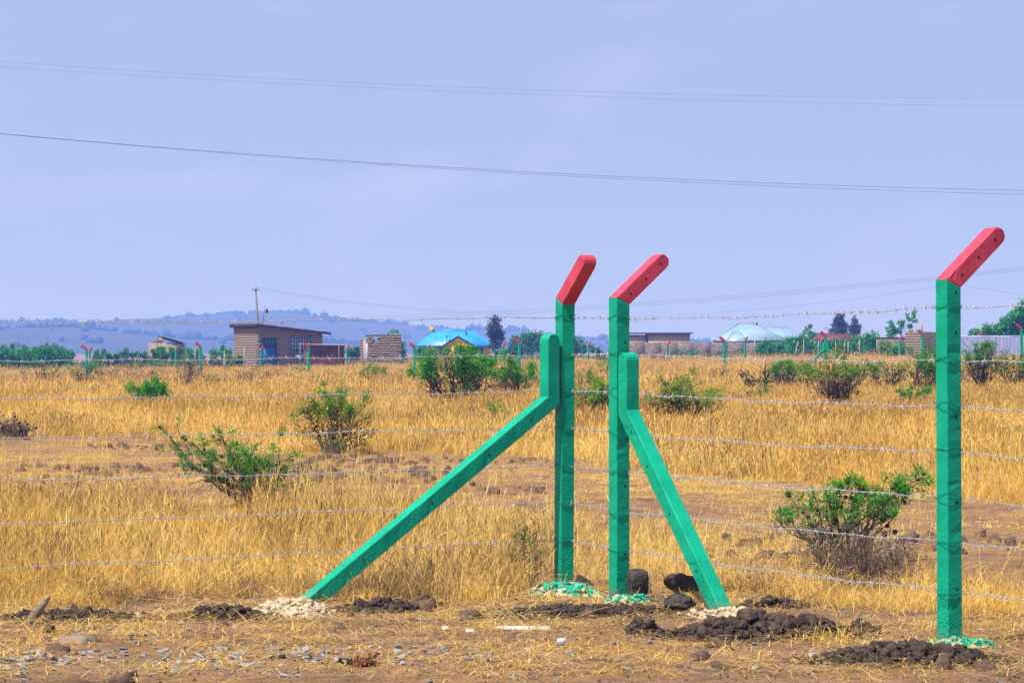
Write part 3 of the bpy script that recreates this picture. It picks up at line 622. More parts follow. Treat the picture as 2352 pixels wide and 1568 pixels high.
# ------------------------------------------------------------------ footings, soil heaps, rocks, litter
def heap(name, label, cat, px, py, rx, ry, h, n, smin, smax, m_, seed, pw=1.6, mound=True, base=ICO2, amp=.16, flat=.8, group=None, n2=0, m2=None, n2name=''):
    g = ground_at(px, py); r = np.random.default_rng(seed); t = thing(name, label, cat, g, 0, group); 
    def prof(x_, y_): 
        q = np.clip(1 - (x_ / rx) ** 2 - (y_ / ry) ** 2, 0, 1); return h * q ** .8 * (.55 + .9 * fbm(x_ * 6 + seed, y_ * 6, seed))
    if mound:
        NU = 150 if name == 'soil_heap' else 70; u = np.linspace(-1.15, 1.15, NU); UX, UY = np.meshgrid(u * rx, u * ry); Z = prof(UX, UY) * .85 + .045 * (fbm(UX * 20, UY * 20, seed + 1) - .47) + .05 * (fbm(UX * 55, UY * 55, seed + 2) - .47) - .012 - .05 * sstep(.85, 1.1, np.sqrt((UX / rx) ** 2 + (UY / ry) ** 2))
        Z = Z + gz(UX + g.x, UY + g.y) - g.z
        i_ = (np.arange(NU - 1)[:, None] * NU + np.arange(NU - 1)[None]).ravel()
        obj('mound', mesh_of('mound', np.stack([UX.ravel(), UY.ravel(), Z.ravel()], 1), [np.stack([i_, i_ + 1, i_ + NU + 1, i_ + NU], 1)]), m_, t)
    variants = [lump(seed * 31 + k, base, amp, (1, 1, flat), .16) for k in range(9)]; big = [lump(seed * 37 + k, ICO3, amp * 1.1, (1, 1, flat), .05) for k in range(6)]; tiny = [lump(seed * 41 + k, ICO1, amp, (1, 1, flat), .2) for k in range(9)]
    def spray(nm, cnt, mt, far_):
        b = MB(); an_ = r.random(cnt) * 6.283; dd = r.random(cnt) ** .55 * far_; sx = np.cos(an_) * dd * rx; sy = np.sin(an_) * dd * ry
        szs = smin + (smax - smin) * r.random(cnt) ** pw * np.clip(1.15 - .6 * dd, .12, 1); sz_ = prof(sx, sy) * .85 + gz(sx + g.x, sy + g.y) - g.z
        for k in range(cnt):
            s = szs[k]; v, f = tiny[r.integers(9)] if s < .011 else variants[r.integers(9)] if s < .026 else big[r.integers(6)]; an = r.random() * 6.283
            ca, sa = math.cos(an), math.sin(an); an2 = r.normal(0, .5); c2, s2 = math.cos(an2), math.sin(an2)
            v = np.stack([v[:, 0] * ca - v[:, 1] * sa, v[:, 0] * sa + v[:, 1] * ca, v[:, 2]], 1); v = np.stack([v[:, 0], v[:, 1] * c2 - v[:, 2] * s2, v[:, 1] * s2 + v[:, 2] * c2], 1)
            b.add(v * s * r.uniform(.75, 1.25, 3) + np.array([sx[k], sy[k], sz_[k] + s * .15]), f)
        return tag(b.build(nm, mt, t), kind='stuff')
    spray('clods' if name == 'soil_heap' else 'bare_pebbles', n, m_, 1.45 if name == 'soil_heap' else 1.15)
    if n2: spray(n2name, n2, m2, .8)
    return t
soil = lambda label, px, py, wpx, hpx, hh, n, seed, smax=.075: heap('soil_heap', label, 'soil heap', px, py, wpx / F_PX * (F_PX * CAM_H / (py - HY)) / 2, max(.12, hpx), hh, int(n * 5), .004, smax, M['soil'], seed, 7.0, True, ICO2, .18, .85, 'dug soil heaps')
soil('big dark clod heap in front of the short brace foot', 1738, 1456, 420, .30, .115, 460, 31, .052)
soil('dark soil heap in front of the nearest right post', 2085, 1514, 400, .30, .085, 440, 32, .042)
soil('low spread of dark soil in front of the gap between the posts', 1345, 1408, 390, .30, .045, 460, 33, .030)
soil('small dark clods beside the pale concrete at left', 520, 1416, 200, .20, .05, 190, 34, .038)
soil('dark clods under the long brace, flecked with green paint', 880, 1398, 170, .20, .05, 160, 35, .040)
soil('dark soil ridge at the left edge behind the stick', 160, 1418, 330, .25, .045, 260, 36, .034)
soil('dark clods right of the long brace foot', 975, 1390, 60, .14, .05, 80, 37, .036)
soil('pair of crumbly clods left of the big clod heap', 1478, 1450, 70, .14, .06, 60, 38, .05)
soil('thin dark crumbs behind the big clod heap at right', 1790, 1392, 190, .14, .04, 90, 39, .04)
soil('small clods on the verge right of the big clod heap', 1980, 1446, 60, .1, .04, 50, 40, .036)
def splash_mat():
    m = mat('concrete splashed with green paint', (0.60, 0.47, 0.30), .85, bump=.8, bscale=60, spec=.12); t = m.node_tree; b = t.nodes['Principled BSDF']; tc = t.nodes.new('ShaderNodeTexCoord')
    n = t.nodes.new('ShaderNodeTexNoise'); n.inputs['Scale'].default_value = 16; n.inputs['Detail'].default_value = 6; t.links.new(tc.outputs['Object'], n.inputs['Vector'])
    ln = t.nodes.new('ShaderNodeVectorMath'); ln.operation = 'LENGTH'; t.links.new(tc.outputs['Object'], ln.inputs[0])
    ad = t.nodes.new('ShaderNodeMath'); ad.operation = 'MULTIPLY_ADD'; ad.inputs[1].default_value = -0.55; t.links.new(ln.outputs['Value'], ad.inputs[0]); t.links.new(n.outputs['Fac'], ad.inputs[2])
    r = t.nodes.new('ShaderNodeValToRGB'); r.color_ramp.elements[0].position = .40; r.color_ramp.elements[1].position = .45; r.color_ramp.elements[0].color = (.46, .355, .22, 1); r.color_ramp.elements[1].color = (0, .30, .18, 1)
    t.links.new(ad.outputs[0], r.inputs['Fac']); t.links.new(r.outputs['Color'], b.inputs['Base Color']); return m
M['splash'] = splash_mat()
M['greenpeb'] = mat('green paint on pebbles', (0.0, 0.42, 0.25), 0.45, bump=.5, bscale=60)
foot = lambda label, px, py, wpx, ry, h, n, seed, n2: heap('concrete_footing', label, 'footing', px, py, wpx / F_PX * (F_PX * CAM_H / (py - HY)) / 2, ry, h, int(n * 1.6), .004, .030, M['concrete'] if n2 < 40 else M['splash'], seed, 4.0, True, ICO2, .2, .7, 'concrete collars at post feet', n2 // 2, M['greenpeb'], 'painted_pebbles')
foot('pale concrete rubble at the foot of the long brace', 668, 1402, 185, .30, .07, 460, 51, 20)
foot('green splashed concrete collar round the post left of the gap', 1297, 1362, 185, .20, .07, 150, 52, 190)
foot('green splashed concrete collar round the middle post', 1440, 1380, 130, .14, .04, 60, 53, 90)
foot('pale concrete rubble at the foot of the short brace', 1665, 1414, 190, .15, .05, 190, 54, 14)
foot('green and pale concrete collar round the nearest right post', 2205, 1484, 170, .14, .04, 120, 55, 80)

def rock(name, label, cat, px, py, size, m_, seed, rz=0, amp=.11, group=None, sink=.15, base=ICO4, cut=None):
    g = ground_at(px, py); v, f = lump(seed, base, amp, (1, 1, 1), .03); r = np.random.default_rng(seed)
    for k in range(9):                                              # broken planes
        n_ = r.normal(size=3); n_ /= np.linalg.norm(n_); d = r.uniform(.45, .75); q = v @ n_ - d; v = v - np.outer(np.clip(q, 0, None) * .92, n_)
    v = (v - (v.max(0) + v.min(0)) / 2) / (v.max(0) - v.min(0)) * np.array(size); v[:, 2] = np.where(v[:, 2] > cut, cut + (v[:, 2] - cut) * .12, v[:, 2]) if cut is not None else v[:, 2]; z0 = v[:, 2].min(); v[:, 2] -= z0 + size[2] * sink
    o = obj(name, mesh_of(name, v, [f]), m_, None, False); o.location = g; o.rotation_euler = (0, 0, rz)
    return tag(o, label, cat, group)
rk = 'dark boulders by the gap'
rock('boulder', 'rounded dark boulder right behind the post left of the gap', 'boulder', 1336, 1354, (.14, .13, .125), M['rock'], 61, .3, group=rk)
rock('boulder', 'tall dark boulder standing against the middle post', 'boulder', 1466, 1374, (.15, .15, .40), M['rock'], 163, 2.2, .10, group=rk, cut=.03)
rock('boulder', 'wide dark boulder behind the short brace', 'boulder', 1566, 1364, (.25, .17, .17), M['rock'], 63, -.1, group=rk)
rock('boulder', 'lower dark boulder in front of the wide boulder', 'boulder', 1560, 1398, (.20, .15, .12), M['rock'], 64, .4, group=rk)
rock('stone', 'pale crumbly stone between the tall boulder and the wide boulder', 'stone', 1486, 1362, (.09, .08, .10), M['palerock'], 65, .6)
rock('stone', 'flat grey slab beside the middle post foot', 'stone', 1505, 1380, (.15, .1, .045), M['rock'], 66)
vs_st = 'loose stones on the verge'
for k, (px, py, w_, lab, mm) in enumerate([
    (1313, 1508, .045, 'square blue grey stone on the verge below the middle post', 'gravel'), (125, 1518, .04, 'dark angular stone on the verge at lower left', 'rock'),
    (1058, 1426, .04, 'small sandy stone right of the painted clods', 'palerock'), (1153, 1414, .03, 'tiny sandy stone in the low soil spread', 'palerock'),
    (300, 1462, .035, 'dark pebble right of the flat slab', 'gravel'), (648, 1512, .04, 'dark pebble in the chippings below the pale rubble', 'rock'),
    (712, 1512, .04, 'second dark pebble in the chippings, right of the first', 'rock'), (1288, 1485, .05, 'pale blue pebble left of the square stone', 'gravel'),
    (1492, 1478, .035, 'pale pebble below the crumbly clods', 'gravel'), (1435, 1412, .04, 'greenish flat pebble in front of the middle post', 'gravel'),
    (308, 1552, .05, 'dark flat stone among the chippings at lower left', 'rock'), (915, 1488, .04, 'white and grey pebble above the brown husk', 'gravel'),
    (210, 1440, .06, 'pale lump right of the broken stick', 'palerock'), (112, 1453, .08, 'dark lump at the foot of the broken stick', 'soil')]):
    rock('stone', lab, 'stone', px, py, (w_, w_ * .8, w_ * .75), M[mm], 80 + k, k * .7, .08, vs_st, .12, ICO2)
def slab(name, label, cat, px, py, L, W, T, m_, seed, rz=0):
    g = ground_at(px, py); r = np.random.default_rng(seed); n = 22; an = np.arange(n) * 2 * math.pi / n; rr = r.uniform(.72, 1.12, n)
    top = np.stack([np.cos(an) * rr * L / 2, np.sin(an) * rr * W / 2, np.full(n, T) + r.normal(0, T * .2, n)], 1); bot = top * np.array([1.04, 1.04, 0]) - np.array([0, 0, .02])
    b = MB(); b.add(np.concatenate([bot, top]), [[i, (i + 1) % n, n + (i + 1) % n, n + i] for i in range(n)]); b.P.setdefault(n, []).append(np.array([np.arange(n) + n]))
    o = b.build(name, m_); o.location = g + Vector((0, 0, .008)); o.rotation_euler = (0, 0, rz); return tag(o, label, cat)
slab('stone_slab', 'flat pinkish stone slab lying on the verge at left', 'stone slab', 178, 1474, .22, .17, .02, M['slab'], 3)
slab('lime_patch', 'long white lime streak lying on the ground below the gap', 'lime streak', 1200, 1443, .29, .075, .006, M['white'], 4, .05)
for k, (px, py, lab) in enumerate([(1080, 1450, 'small white scrap left of the lime streak'), (1290, 1472, 'tiny white scrap right of the square stone'), (1025, 1444, 'pale scrap near the sandy stone')]):
    slab('paper_scrap', lab, 'scrap', px, py, .05, .04, .008, M['white'], 20 + k, k)
g = ground_at(82, 1432); b = MB(); rr = np.random.default_rng(3)
stick = thing('broken_stick', 'broken brown stick with pale end poking from soil at left', 'stick', g)
pp = [(-.07, 0, -.05), (-.03, 0, .02), (.01, .01, .07), (.035, .01, .105), (.06, .01, .14)]; b.tube(pp, [.026, .027, .024, .022, .019], 9); b.build('bark', M['wood'], stick, True)
b = MB(); b.tube([(.055, .01, .133), (.075, .01, .158), (.082, .012, .168)], [.0185, .014, .005], 9); b.build('split_end', M['palerock'], stick, True)
g = ground_at(832, 1530); t = thing('dried_husk', 'red brown dried husk lying on the verge', 'husk', g); rr = np.random.default_rng(9); b = MB()
for k in range(46):
    c = np.array([rr.normal(0, .04), rr.normal(0, .03), abs(rr.normal(0, .018))]); d = rr.normal(size=3); d[2] = abs(d[2]) * .7; d /= np.linalg.norm(d); L = rr.uniform(.02, .06); s_ = np.cross(d, rr.normal(size=3)); s_ /= np.linalg.norm(s_); s_ *= rr.uniform(.004, .012)
    m1 = c + d * L * .5 + np.array([0, 0, .008]); e1 = c + d * L; b.add([c - s_, c + s_, m1 + s_, m1 - s_, e1], [[0, 1, 2, 2], [0, 2, 3, 3]][:0] or np.array([[0, 1, 2, 3]])); b.add([m1 - s_, m1 + s_, e1], [[0, 1, 2]])
b.build('flakes', M['dung'], t)
v, f = lump(77, ICO3, .2, (.06, .045, .03)); obj('core', mesh_of('core', v + np.array([0, 0, .012]), [f]), M['dung'], t)

# ------------------------------------------------------------------ shrubs
def rand_quads(P, D, L, W, r):
    """leaf faces: base points P, directions D, lengths L, half widths W"""
    n = len(P); S = np.cross(D, r.normal(size=(n, 3))); S /= (np.linalg.norm(S, axis=1, keepdims=True) + 1e-9); S *= W[:, None]
    m_ = P + D * (L * .5)[:, None]; e_ = P + D * L[:, None]
    V = np.stack([P, m_ + S, e_, m_ - S], 1).reshape(-1, 3); return V, np.arange(n * 4).reshape(n, 4)
def unit(v): return v / (np.linalg.norm(v, axis=-1, keepdims=True) + 1e-9)
def shrub(name, label, cat, base_px, box, seed, limbs=14, twigs=5, leaf=10, lsize=.03, leafm='leaf', galls=0, thorns=0, fruit=0, barkm='bark', flat=.0, thick=.012, group='thorn bushes in the grass', targets=None, leaf_low=.5, base_spread=.08, twl=.2, Y=None):
    g = ground_at(*base_px) if Y is None else Vector(((base_px[0] - CX) / F_PX * Y, Y, g1((base_px[0] - CX) / F_PX * Y, Y)))
    s = F_PX / g.y; W = (box[1] - box[0]) / s; H = (CAM_H - (box[2] - HY) / s) - g.z; cx = ((box[0] + box[1]) / 2 - base_px[0]) / s
    r = np.random.default_rng(seed); t = thing(name, label, cat, g, 0, group); b = MB(); LP = []; LD = []; TP = []
    tg = []
    if targets:
        for (tx, ty) in targets: tg.append(np.array([(tx - base_px[0]) / s, r.normal(0, .12) * W, CAM_H - (ty - HY) / s - g.z]))
    while len(tg) < limbs:
        u = r.uniform(-1, 1); v = r.uniform(-1, 1); q = math.sqrt(max(0, 1 - u * u)); 
        z = H * (r.uniform(.45, .92) ** .8 * (1 - .45 * (1 - flat) * u * u))
        tg.append(np.array([cx + u * W * .47, v * W * .38 * (.4 + .6 * q), z]))
    def path(a_, c_, n, jit, up):
        tt = np.linspace(0, 1, n); p = a_ + (c_ - a_) * np.stack([tt, tt, tt ** up], 1); j = r.normal(0, jit, (n, 3)); j[0] = 0; return p + j
    LW = []
    for q in tg:
        lw = r.uniform(.6, 1.3) if targets else r.choice([.04, .25, 1.0, 2.2], p=[.25, .3, .3, .15])
        a_ = np.array([r.normal(0, base_spread * W), r.normal(0, base_spread * W), -.04]); L = np.linalg.norm(q - a_); p = path(a_, q, 7, L * .028, r.uniform(.7, 1.0)); th = thick * r.uniform(.7, 1.2)
        b.tube(p, np.linspace(th, th * .25, 7), 5)
        for k in range(twigs):
            f = r.uniform(.3, 1.0); i = min(5, int(f * 6)); o = p[i] + (p[i + 1] - p[i]) * (f * 6 - i); d = unit(unit(q - a_) * .6 + r.normal(0, .75, 3) + np.array([0, 0, .12])); tl = H * twl * r.uniform(.6, 1.4)
            e_ = o + d * tl; e_[2] = max(.03, e_[2]); pp_ = path(o, e_, 4, tl * .06, 1); b.tube(pp_, np.linspace(th * .45, th * .13, 4), 4)
            for k2 in range(2):
                o2 = pp_[r.integers(1, 4)]; d2_ = unit(d + r.normal(0, .9, 3)); e2 = o2 + d2_ * tl * .5; b.tube([o2, (o2 + e2) / 2 + r.normal(0, tl * .03, 3), e2], np.array([.26, .2, .12]) * th, 3)
                TP.append((o2, e2)); LW.append(lw * r.choice([.1, 1, 2]))
            TP.append((o, e_)); LW.append(lw)
    b.build('branches', M[barkm], t)
    TPa = np.array([q[0] for q in TP]); TPe = np.array([q[1] for q in TP])
    if leaf:
        hz = TPe[:, 2] / max(H, .1); pr = np.clip((hz - leaf_low) / .35, .03, 1) * np.array(LW); pr /= pr.sum(); n = int(leaf * .46 * len(TP))
        # leaves sit in fans along some twigs, so that gaps stay open
        nf = max(3, n // 9); ti = r.choice(len(TP), nf, p=pr); ft = r.uniform(.2, 1.05, nf)[:, None]; c = TPa[ti] + (TPe[ti] - TPa[ti]) * ft
        c = np.repeat(c, 9, 0) + r.normal(0, lsize * .55, (nf * 9, 3)); td = np.repeat(unit(TPe[ti] - TPa[ti]), 9, 0); D = unit(td * .5 + r.normal(0, .8, (nf * 9, 3)) + np.array([0, 0, .25]))
        V, Fq = rand_quads(c, D, lsize * r.uniform(.6, 1.4, nf * 9), lsize * r.uniform(.10, .19, nf * 9), r)
        obj('foliage', mesh_of('foliage', V, [Fq]), M[leafm], t)
    if galls:
        bb = MB(); v0, f0 = ICO2
        for k in range(galls):
            i = r.integers(len(TP)); p = TPa[i] + (TPe[i] - TPa[i]) * r.random(); bb.add(v0 * r.uniform(.010, .023) * (1 if g.y < 35 else 1.25) * r.uniform(.85, 1.15, 3) + p, f0)
        tag(bb.build('galls', M['gall'], t, True), kind='stuff')
    if thorns:
        i = r.integers(len(TP), size=thorns); p = TPa[i] + (TPe[i] - TPa[i]) * r.random((thorns, 1)); V, Fq = rand_quads(p, unit(r.normal(size=(thorns, 3))), r.uniform(.03, .07, thorns), r.uniform(.0012, .0022, thorns), r)
        obj('thorns', mesh_of('thorns', V, [Fq]), M['thorn'], t)
    if fruit:
        bb = MB(); v0, f0 = ICO1
        for k in range(fruit):
            i = r.integers(len(TP)); p = TPa[i] + (TPe[i] - TPa[i]) * r.random(); bb.add(v0 * r.uniform(.012, .02) + p + r.normal(0, .03, 3), f0)
        tag(bb.build('fruits', M['fruit'], t), kind='stuff')
    return t
A = 'thorn_bush'; cb = 'thorn bush'
shrub(A, 'near thorn bush with dark round galls leaning left, left of the long brace', cb, (578, 1168), (385, 705, 995), 1, 26, 9, 17, .036, 'leaf', 95, 520,
      targets=[(375, 994), (400, 1000), (430, 1012), (470, 1030), (505, 1000), (540, 1010), (575, 1035), (610, 1042), (650, 1050), (690, 1070), (560, 1060), (620, 1075), (670, 1095), (470, 1068), (500, 1090), (700, 1110), (530, 1030), (600, 1105), (640, 1118), (560, 1098), (525, 1112), (590, 1085), (640, 1068), (545, 1048), (680, 1125), (600, 1060)], thick=.013, twl=.24, leaf_low=.3)
shrub(A, 'low thorn bush with galls over a dark brush heap, left of the nearest right post', cb, (1935, 1300), (1770, 2125, 1085), 2, 23, 9, 15, .036, 'leaf', 90, 460,
      targets=[(2125, 1092), (2100, 1100), (2070, 1105), (1790, 1200), (1800, 1175), (1840, 1160), (2030, 1120), (1985, 1115), (1940, 1110), (1900, 1130), (1860, 1150), (1820, 1165), (1780, 1190), (1960, 1150), (2010, 1150), (2060, 1145), (1900, 1170), (1850, 1195), (2000, 1180), (1940, 1190), (1880, 1210), (2040, 1170), (1975, 1130), (1920, 1140)], thick=.011, twl=.16, leaf_low=.45)
shrub('brush_heap', 'dark dead brush heap under the low thorn bush at right', 'brush heap', (1975, 1352), (1825, 2120, 1222), 3, 46, 9, 0, .03, 'leaf', 0, 200, 0, 'drybark', flat=.5, thick=.006, base_spread=.24, group=None, twl=.42)
shrub(A, 'yellow green bush with small fruits right of the near thorn bush', cb, (765, 1040), (660, 890, 893), 4, 28, 8, 14, .05, 'leafy', 0, 0, 150, twl=.2, thick=.014)
shrub(A, 'bright green flat topped bush at left above the track', cb, (328, 955), (262, 398, 868), 5, 18, 8, 22, .075, 'leaf', 10, flat=.3, thick=.014, leaf_low=.5)
shrub(A, 'large spreading green acacia bush in front of the blue roofed house', cb, (1045, 945), (948, 1140, 802), 6, 34, 9, 13, .10, 'leaf', 110, flat=.5, thick=.022, leaf_low=.55)
shrub(A, 'leafy acacia bush left of the long brace top, right of the large one', cb, (1190, 935), (1120, 1245, 824), 7, 26, 7, 11, .09, 'leaf', 50, flat=.4, thick=.016, leaf_low=.5)
shrub(A, 'yellow fruited bush right of the middle post', cb, (1560, 985), (1465, 1665, 846), 8, 34, 9, 9, .065, 'leafy', 0, 0, 340, thick=.013, leaf_low=.3)
shrub(A, 'yellow green bush seen through the gap between the posts', cb, (1362, 985), (1318, 1408, 858), 9, 24, 8, 13, .065, 'leafy', 0, 0, 60, thick=.012, leaf_low=.3)
shrub(A, 'small yellow fruited shrub under the top of the long brace', cb, (1130, 985), (1090, 1172, 920), 10, 10, 6, 9, .05, 'leafy', 0, 0, 50, thick=.01)
shrub(A, 'bare dark thorn tree with galls right of the fruited bush', cb, (1742, 912), (1690, 1792, 830), 11, 13, 8, 1, .07, 'leaf', 170, flat=.3, thick=.026)
shrub(A, 'green thorn bush right beside the bare dark thorn tree', cb, (1803, 905), (1762, 1836, 822), 12, 20, 7, 11, .085, 'leaf', 60, flat=.3, thick=.016)
shrub(A, 'wide sparse thorn bush below the leaning far brace', cb, (1918, 945), (1838, 1992, 812), 13, 30, 8, 6, .085, 'leafy', 150, flat=.4, thick=.018)
shrub(A, 'dark galled thorn bush left of the nearest right post', cb, (2040, 915), (1985, 2085, 822), 14, 24, 7, 4, .08, 'leaf', 150, flat=.4, thick=.016)
shrub(A, 'leafy thorn bush hard against the left of the nearest right post', cb, (2118, 925), (2070, 2165, 796), 15, 24, 7, 9, .085, 'leaf', 70, flat=.3, thick=.018)
shrub(A, 'small low green shrub left of the nearest right post', cb, (2098, 945), (2055, 2150, 880), 16, 14, 6, 12, .06, 'leaf', 10, thick=.012)
shrub(A, 'tall open thorn bush before the zinc fence, right of the nearest post', cb, (2262, 905), (2218, 2310, 770), 17, 26, 7, 9, .085, 'leaf', 60, flat=.2, thick=.024)
shrub(A, 'dense thorn bush at the right edge before the zinc fence', cb, (2325, 905), (2285, 2400, 795), 18, 26, 7, 9, .085, 'leaf', 70, flat=.3, thick=.018)
shrub(A, 'dry brown thorn bush at the far left with few leaves', cb, (95, 893), (38, 155, 826), 19, 16, 7, 3, .08, 'leaf', 110, flat=.3, thick=.014, barkm='bark')
shrub(A, 'thorn bush round the leftmost far post', cb, (195, 897), (150, 245, 815), 20, 16, 7, 4, .09, 'leaf', 90, flat=.3, thick=.016)
shrub(A, 'dry vase shaped bush between the two far posts at left', cb, (428, 898), (388, 472, 800), 21, 24, 6, 1, .08, 'leafy', 20, flat=.4, thick=.016, barkm='drybark')
shrub(A, 'grey bare bush in front of the stone house', cb, (570, 893), (515, 625, 838), 22, 22, 7, .6, .08, 'leafy', 60, flat=.4, thick=.013, barkm='drybark')
shrub(A, 'dry bush behind the bright green flat topped bush', cb, (325, 882), (272, 385, 826), 23, 20, 7, 1, .08, 'leafy', 60, flat=.4, thick=.012, barkm='drybark')
shrub(A, 'thin green shrub in front of the stone ruin, left one', cb, (842, 888), (818, 868, 828), 24, 12, 6, 7, .09, 'leafy', 20, thick=.012)
shrub(A, 'thin green shrub in front of the stone ruin, right one', cb, (882, 884), (862, 912, 834), 25, 12, 6, 5, .09, 'leafy', 30, thick=.012)
shrub(A, 'small dry shrub beside the rusty shed post', cb, (690, 872), (668, 706, 838), 26, 9, 6, 3, .09, 'leaf', 10, thick=.012)
shrub(A, 'sparse bush left of the large spreading acacia', cb, (935, 885), (905, 960, 845), 27, 10, 6, 3, .09, 'leaf', 30, thick=.012)
shrub(A, 'spindly sapling between the gap posts and the grey wall', cb, (1402, 890), (1352, 1412, 808), 28, 6, 6, 4, .09, 'leaf', 30, thick=.014)
shrub(A, 'low grey thicket left of the gap behind the post', cb, (1262, 900), (1225, 1300, 845), 29, 16, 7, 2, .09, 'leafy', 60, thick=.012)
shrub(A, 'dry twiggy bush between the fruited bush and bare thorn tree', cb, (1655, 885), (1620, 1692, 838), 30, 12, 7, .4, .09, 'leafy', 60, thick=.012, barkm='drybark')
shrub(A, 'tiny green sprig standing in the golden grass', cb, (531, 922), (517, 545, 902), 31, 8, 4, 6, .06, 'leaf', 0, thick=.008)
for k, (bp_, bx_, lab, lf, gl, lm) in enumerate([((1098, 925), (1030, 1185, 815), 'wide sparse bush behind the large spreading acacia', 5, 90, 'leaf'), ((1858, 905), (1795, 1915, 838), 'low wide galled bush left of the far braced post', 4, 110, 'leaf'),
        ((1968, 900), (1925, 2020, 832), 'thin wide bush right of the wide sparse thorn bush', 3, 110, 'leafy'), ((1725, 935), (1672, 1775, 880), 'grey twiggy low bush under the bare dark thorn tree', 1, 40, 'leafy'), ((1330, 915), (1305, 1392, 850), 'sparse bush in the gap above the fruited one', 4, 40, 'leafy'),
        ((640, 880), (605, 676, 846), 'low dry bush before the stone house window', .6, 50, 'leafy'), ((2180, 905), (2140, 2240, 815), 'thorn bush peeping round the nearest right post', 5, 60, 'leaf'), ((760, 880), (735, 800, 850), 'faint dry bush before the rusty shed', .5, 50, 'leafy'), ((480, 900), (455, 520, 860), 'small dry bush right of the vase shaped one', .6, 40, 'leafy'), ((250, 880), (225, 285, 835), 'dry grey bush right of the leftmost far post bush', .8, 50, 'leafy')]):
    shrub(A, lab, cb, bp_, bx_, 70 + k, 16, 7, lf, .09, lm, gl, flat=.5, thick=.015, barkm='bark' if lf > 2 else 'drybark')
shrub('brush_heap', 'grey dead twig heap at the left edge above the track', 'brush heap', (22, 1006), (-30, 75, 960), 32, 34, 8, 0, .03, 'leaf', 50, 0, 0, 'drybark', flat=.2, thick=.012, base_spread=.25, group=None, twl=.4)
shrub('weed_clump', 'dark weed stalks left of the post by the gap', 'weeds', (1205, 1352), (1150, 1262, 1190), 33, 26, 5, 1.2, .03, 'leafy', 0, 0, 0, 'drybark', flat=.2, thick=.0035, base_spread=.22, group=None)
for k, (px, py, lab) in enumerate([(1650, 950, 'low dry bush right of the yellow fruited bush'), (755, 1048, 'dry grassy skirt under the yellow green bush'), (1170, 900, 'dry twigs behind the top of the long brace')]):
    shrub('weed_clump', lab, 'weeds', (px, py), (px - 55, px + 55, py - 48), 40 + k, 26, 6, .6, .05, 'leafy', 0, 0, 0, 'drybark', thick=.007, base_spread=.2, group=None)

# ------------------------------------------------------------------ far fence rows
far_shaft, far_arm = post_meshes(1.95, .40, 1.3, 7, .072, .006)
def far_post(px, ytop, Y, rz, label, group):
    p = at(px, ytop, Y); t = thing('fence_post', label, 'fence post', (p.x, p.y, p.z - 2.26), rz, group)
    obj('shaft', far_shaft, M['green'], t); obj('arm', far_arm, M['red'], t); return t
fr1 = 'far posts with tips leaning left'; fr2 = 'farther posts with tips leaning right'
for px, yt, lab in [(199, 792, 'leftmost far post, pink tip leaning left'), (461, 786, 'far post with pink tip leaning left, left of the stone house'), (709, 787, 'far post leaning left in front of the rusty shed'),
                    (952, 787, 'far post with pink tip leaning left, left of the blue roofed house'), (1193, 776, 'far post with pink tip leaning left, just left of the long brace top'), (1664, 773, 'far post with pink tip left of the pale blue roof'),
                    (1896, 761, 'far post with pink tip carrying two braces, before the green hedge'), (2119, 757, 'far post with pink tip in front of the block ruin at right'), (2346, 744, 'far post with pink tip cut by the right edge')]:
    far_post(px, yt, 188, R(205), lab, fr1)
for px, yt, lab in [(206, 798, 'small farther post right behind the leftmost far post'), (404, 795, 'small farther post with red tip, right of the far left ruin'), (600, 795, 'small farther post with red tip before the blue door'), (797, 792, 'small farther post with red tip between shed and stone ruin'),
                    (982, 792, 'small farther post with two braces left of the blue roof'), (1156, 785, 'small farther post with red tip right of the blue roofed house'), (1351, 786, 'small farther post with red tip seen in the gap'), (1533, 783, 'small farther post with red tip before the grey block wall'),
                    (1711, 773, 'small farther post with red tip at the start of the hedge'), (1886, 775, 'small farther post with red tip beside the far braced post'), (2067, 770, 'small farther post with red tip left of the block ruin'), (2246, 764, 'small farther post with red tip before the zinc fence')]:
    far_post(px, yt, 252, R(-52), lab, fr2)
def far_brace(a_, b_, Y, dy, label):
    p, q = at(*a_, Y), at(*b_, Y - dy); t = thing('fence_brace', label, 'fence brace', (p.x, p.y, 0), math.atan2(q.y - p.y, q.x - p.x), 'far slanting braces')
    L = math.hypot(q.x - p.x, q.y - p.y); L0, R0, L1, R1, arc = path_profile((L * 1.15, p.z + (q.z - p.z) * 1.15), (0, p.z), (0, p.z + .38), .055, 7)
    obj('body', prism('body', [L0, R0, R1] + arc + [L1], .11, .006), M['green'], t)
far_brace((1900, 800), (1962, 850), 188, .5, 'far green brace sloping right from the far braced post')
far_brace((1892, 802), (1858, 838), 188, .8, 'far green brace sloping left from the far braced post')
far_brace((979, 822), (957, 845), 251, 1.0, 'small far brace sloping left before the blue roofed house')
far_brace((986, 822), (1008, 842), 251, 1.0, 'small far brace sloping right before the blue roofed house')

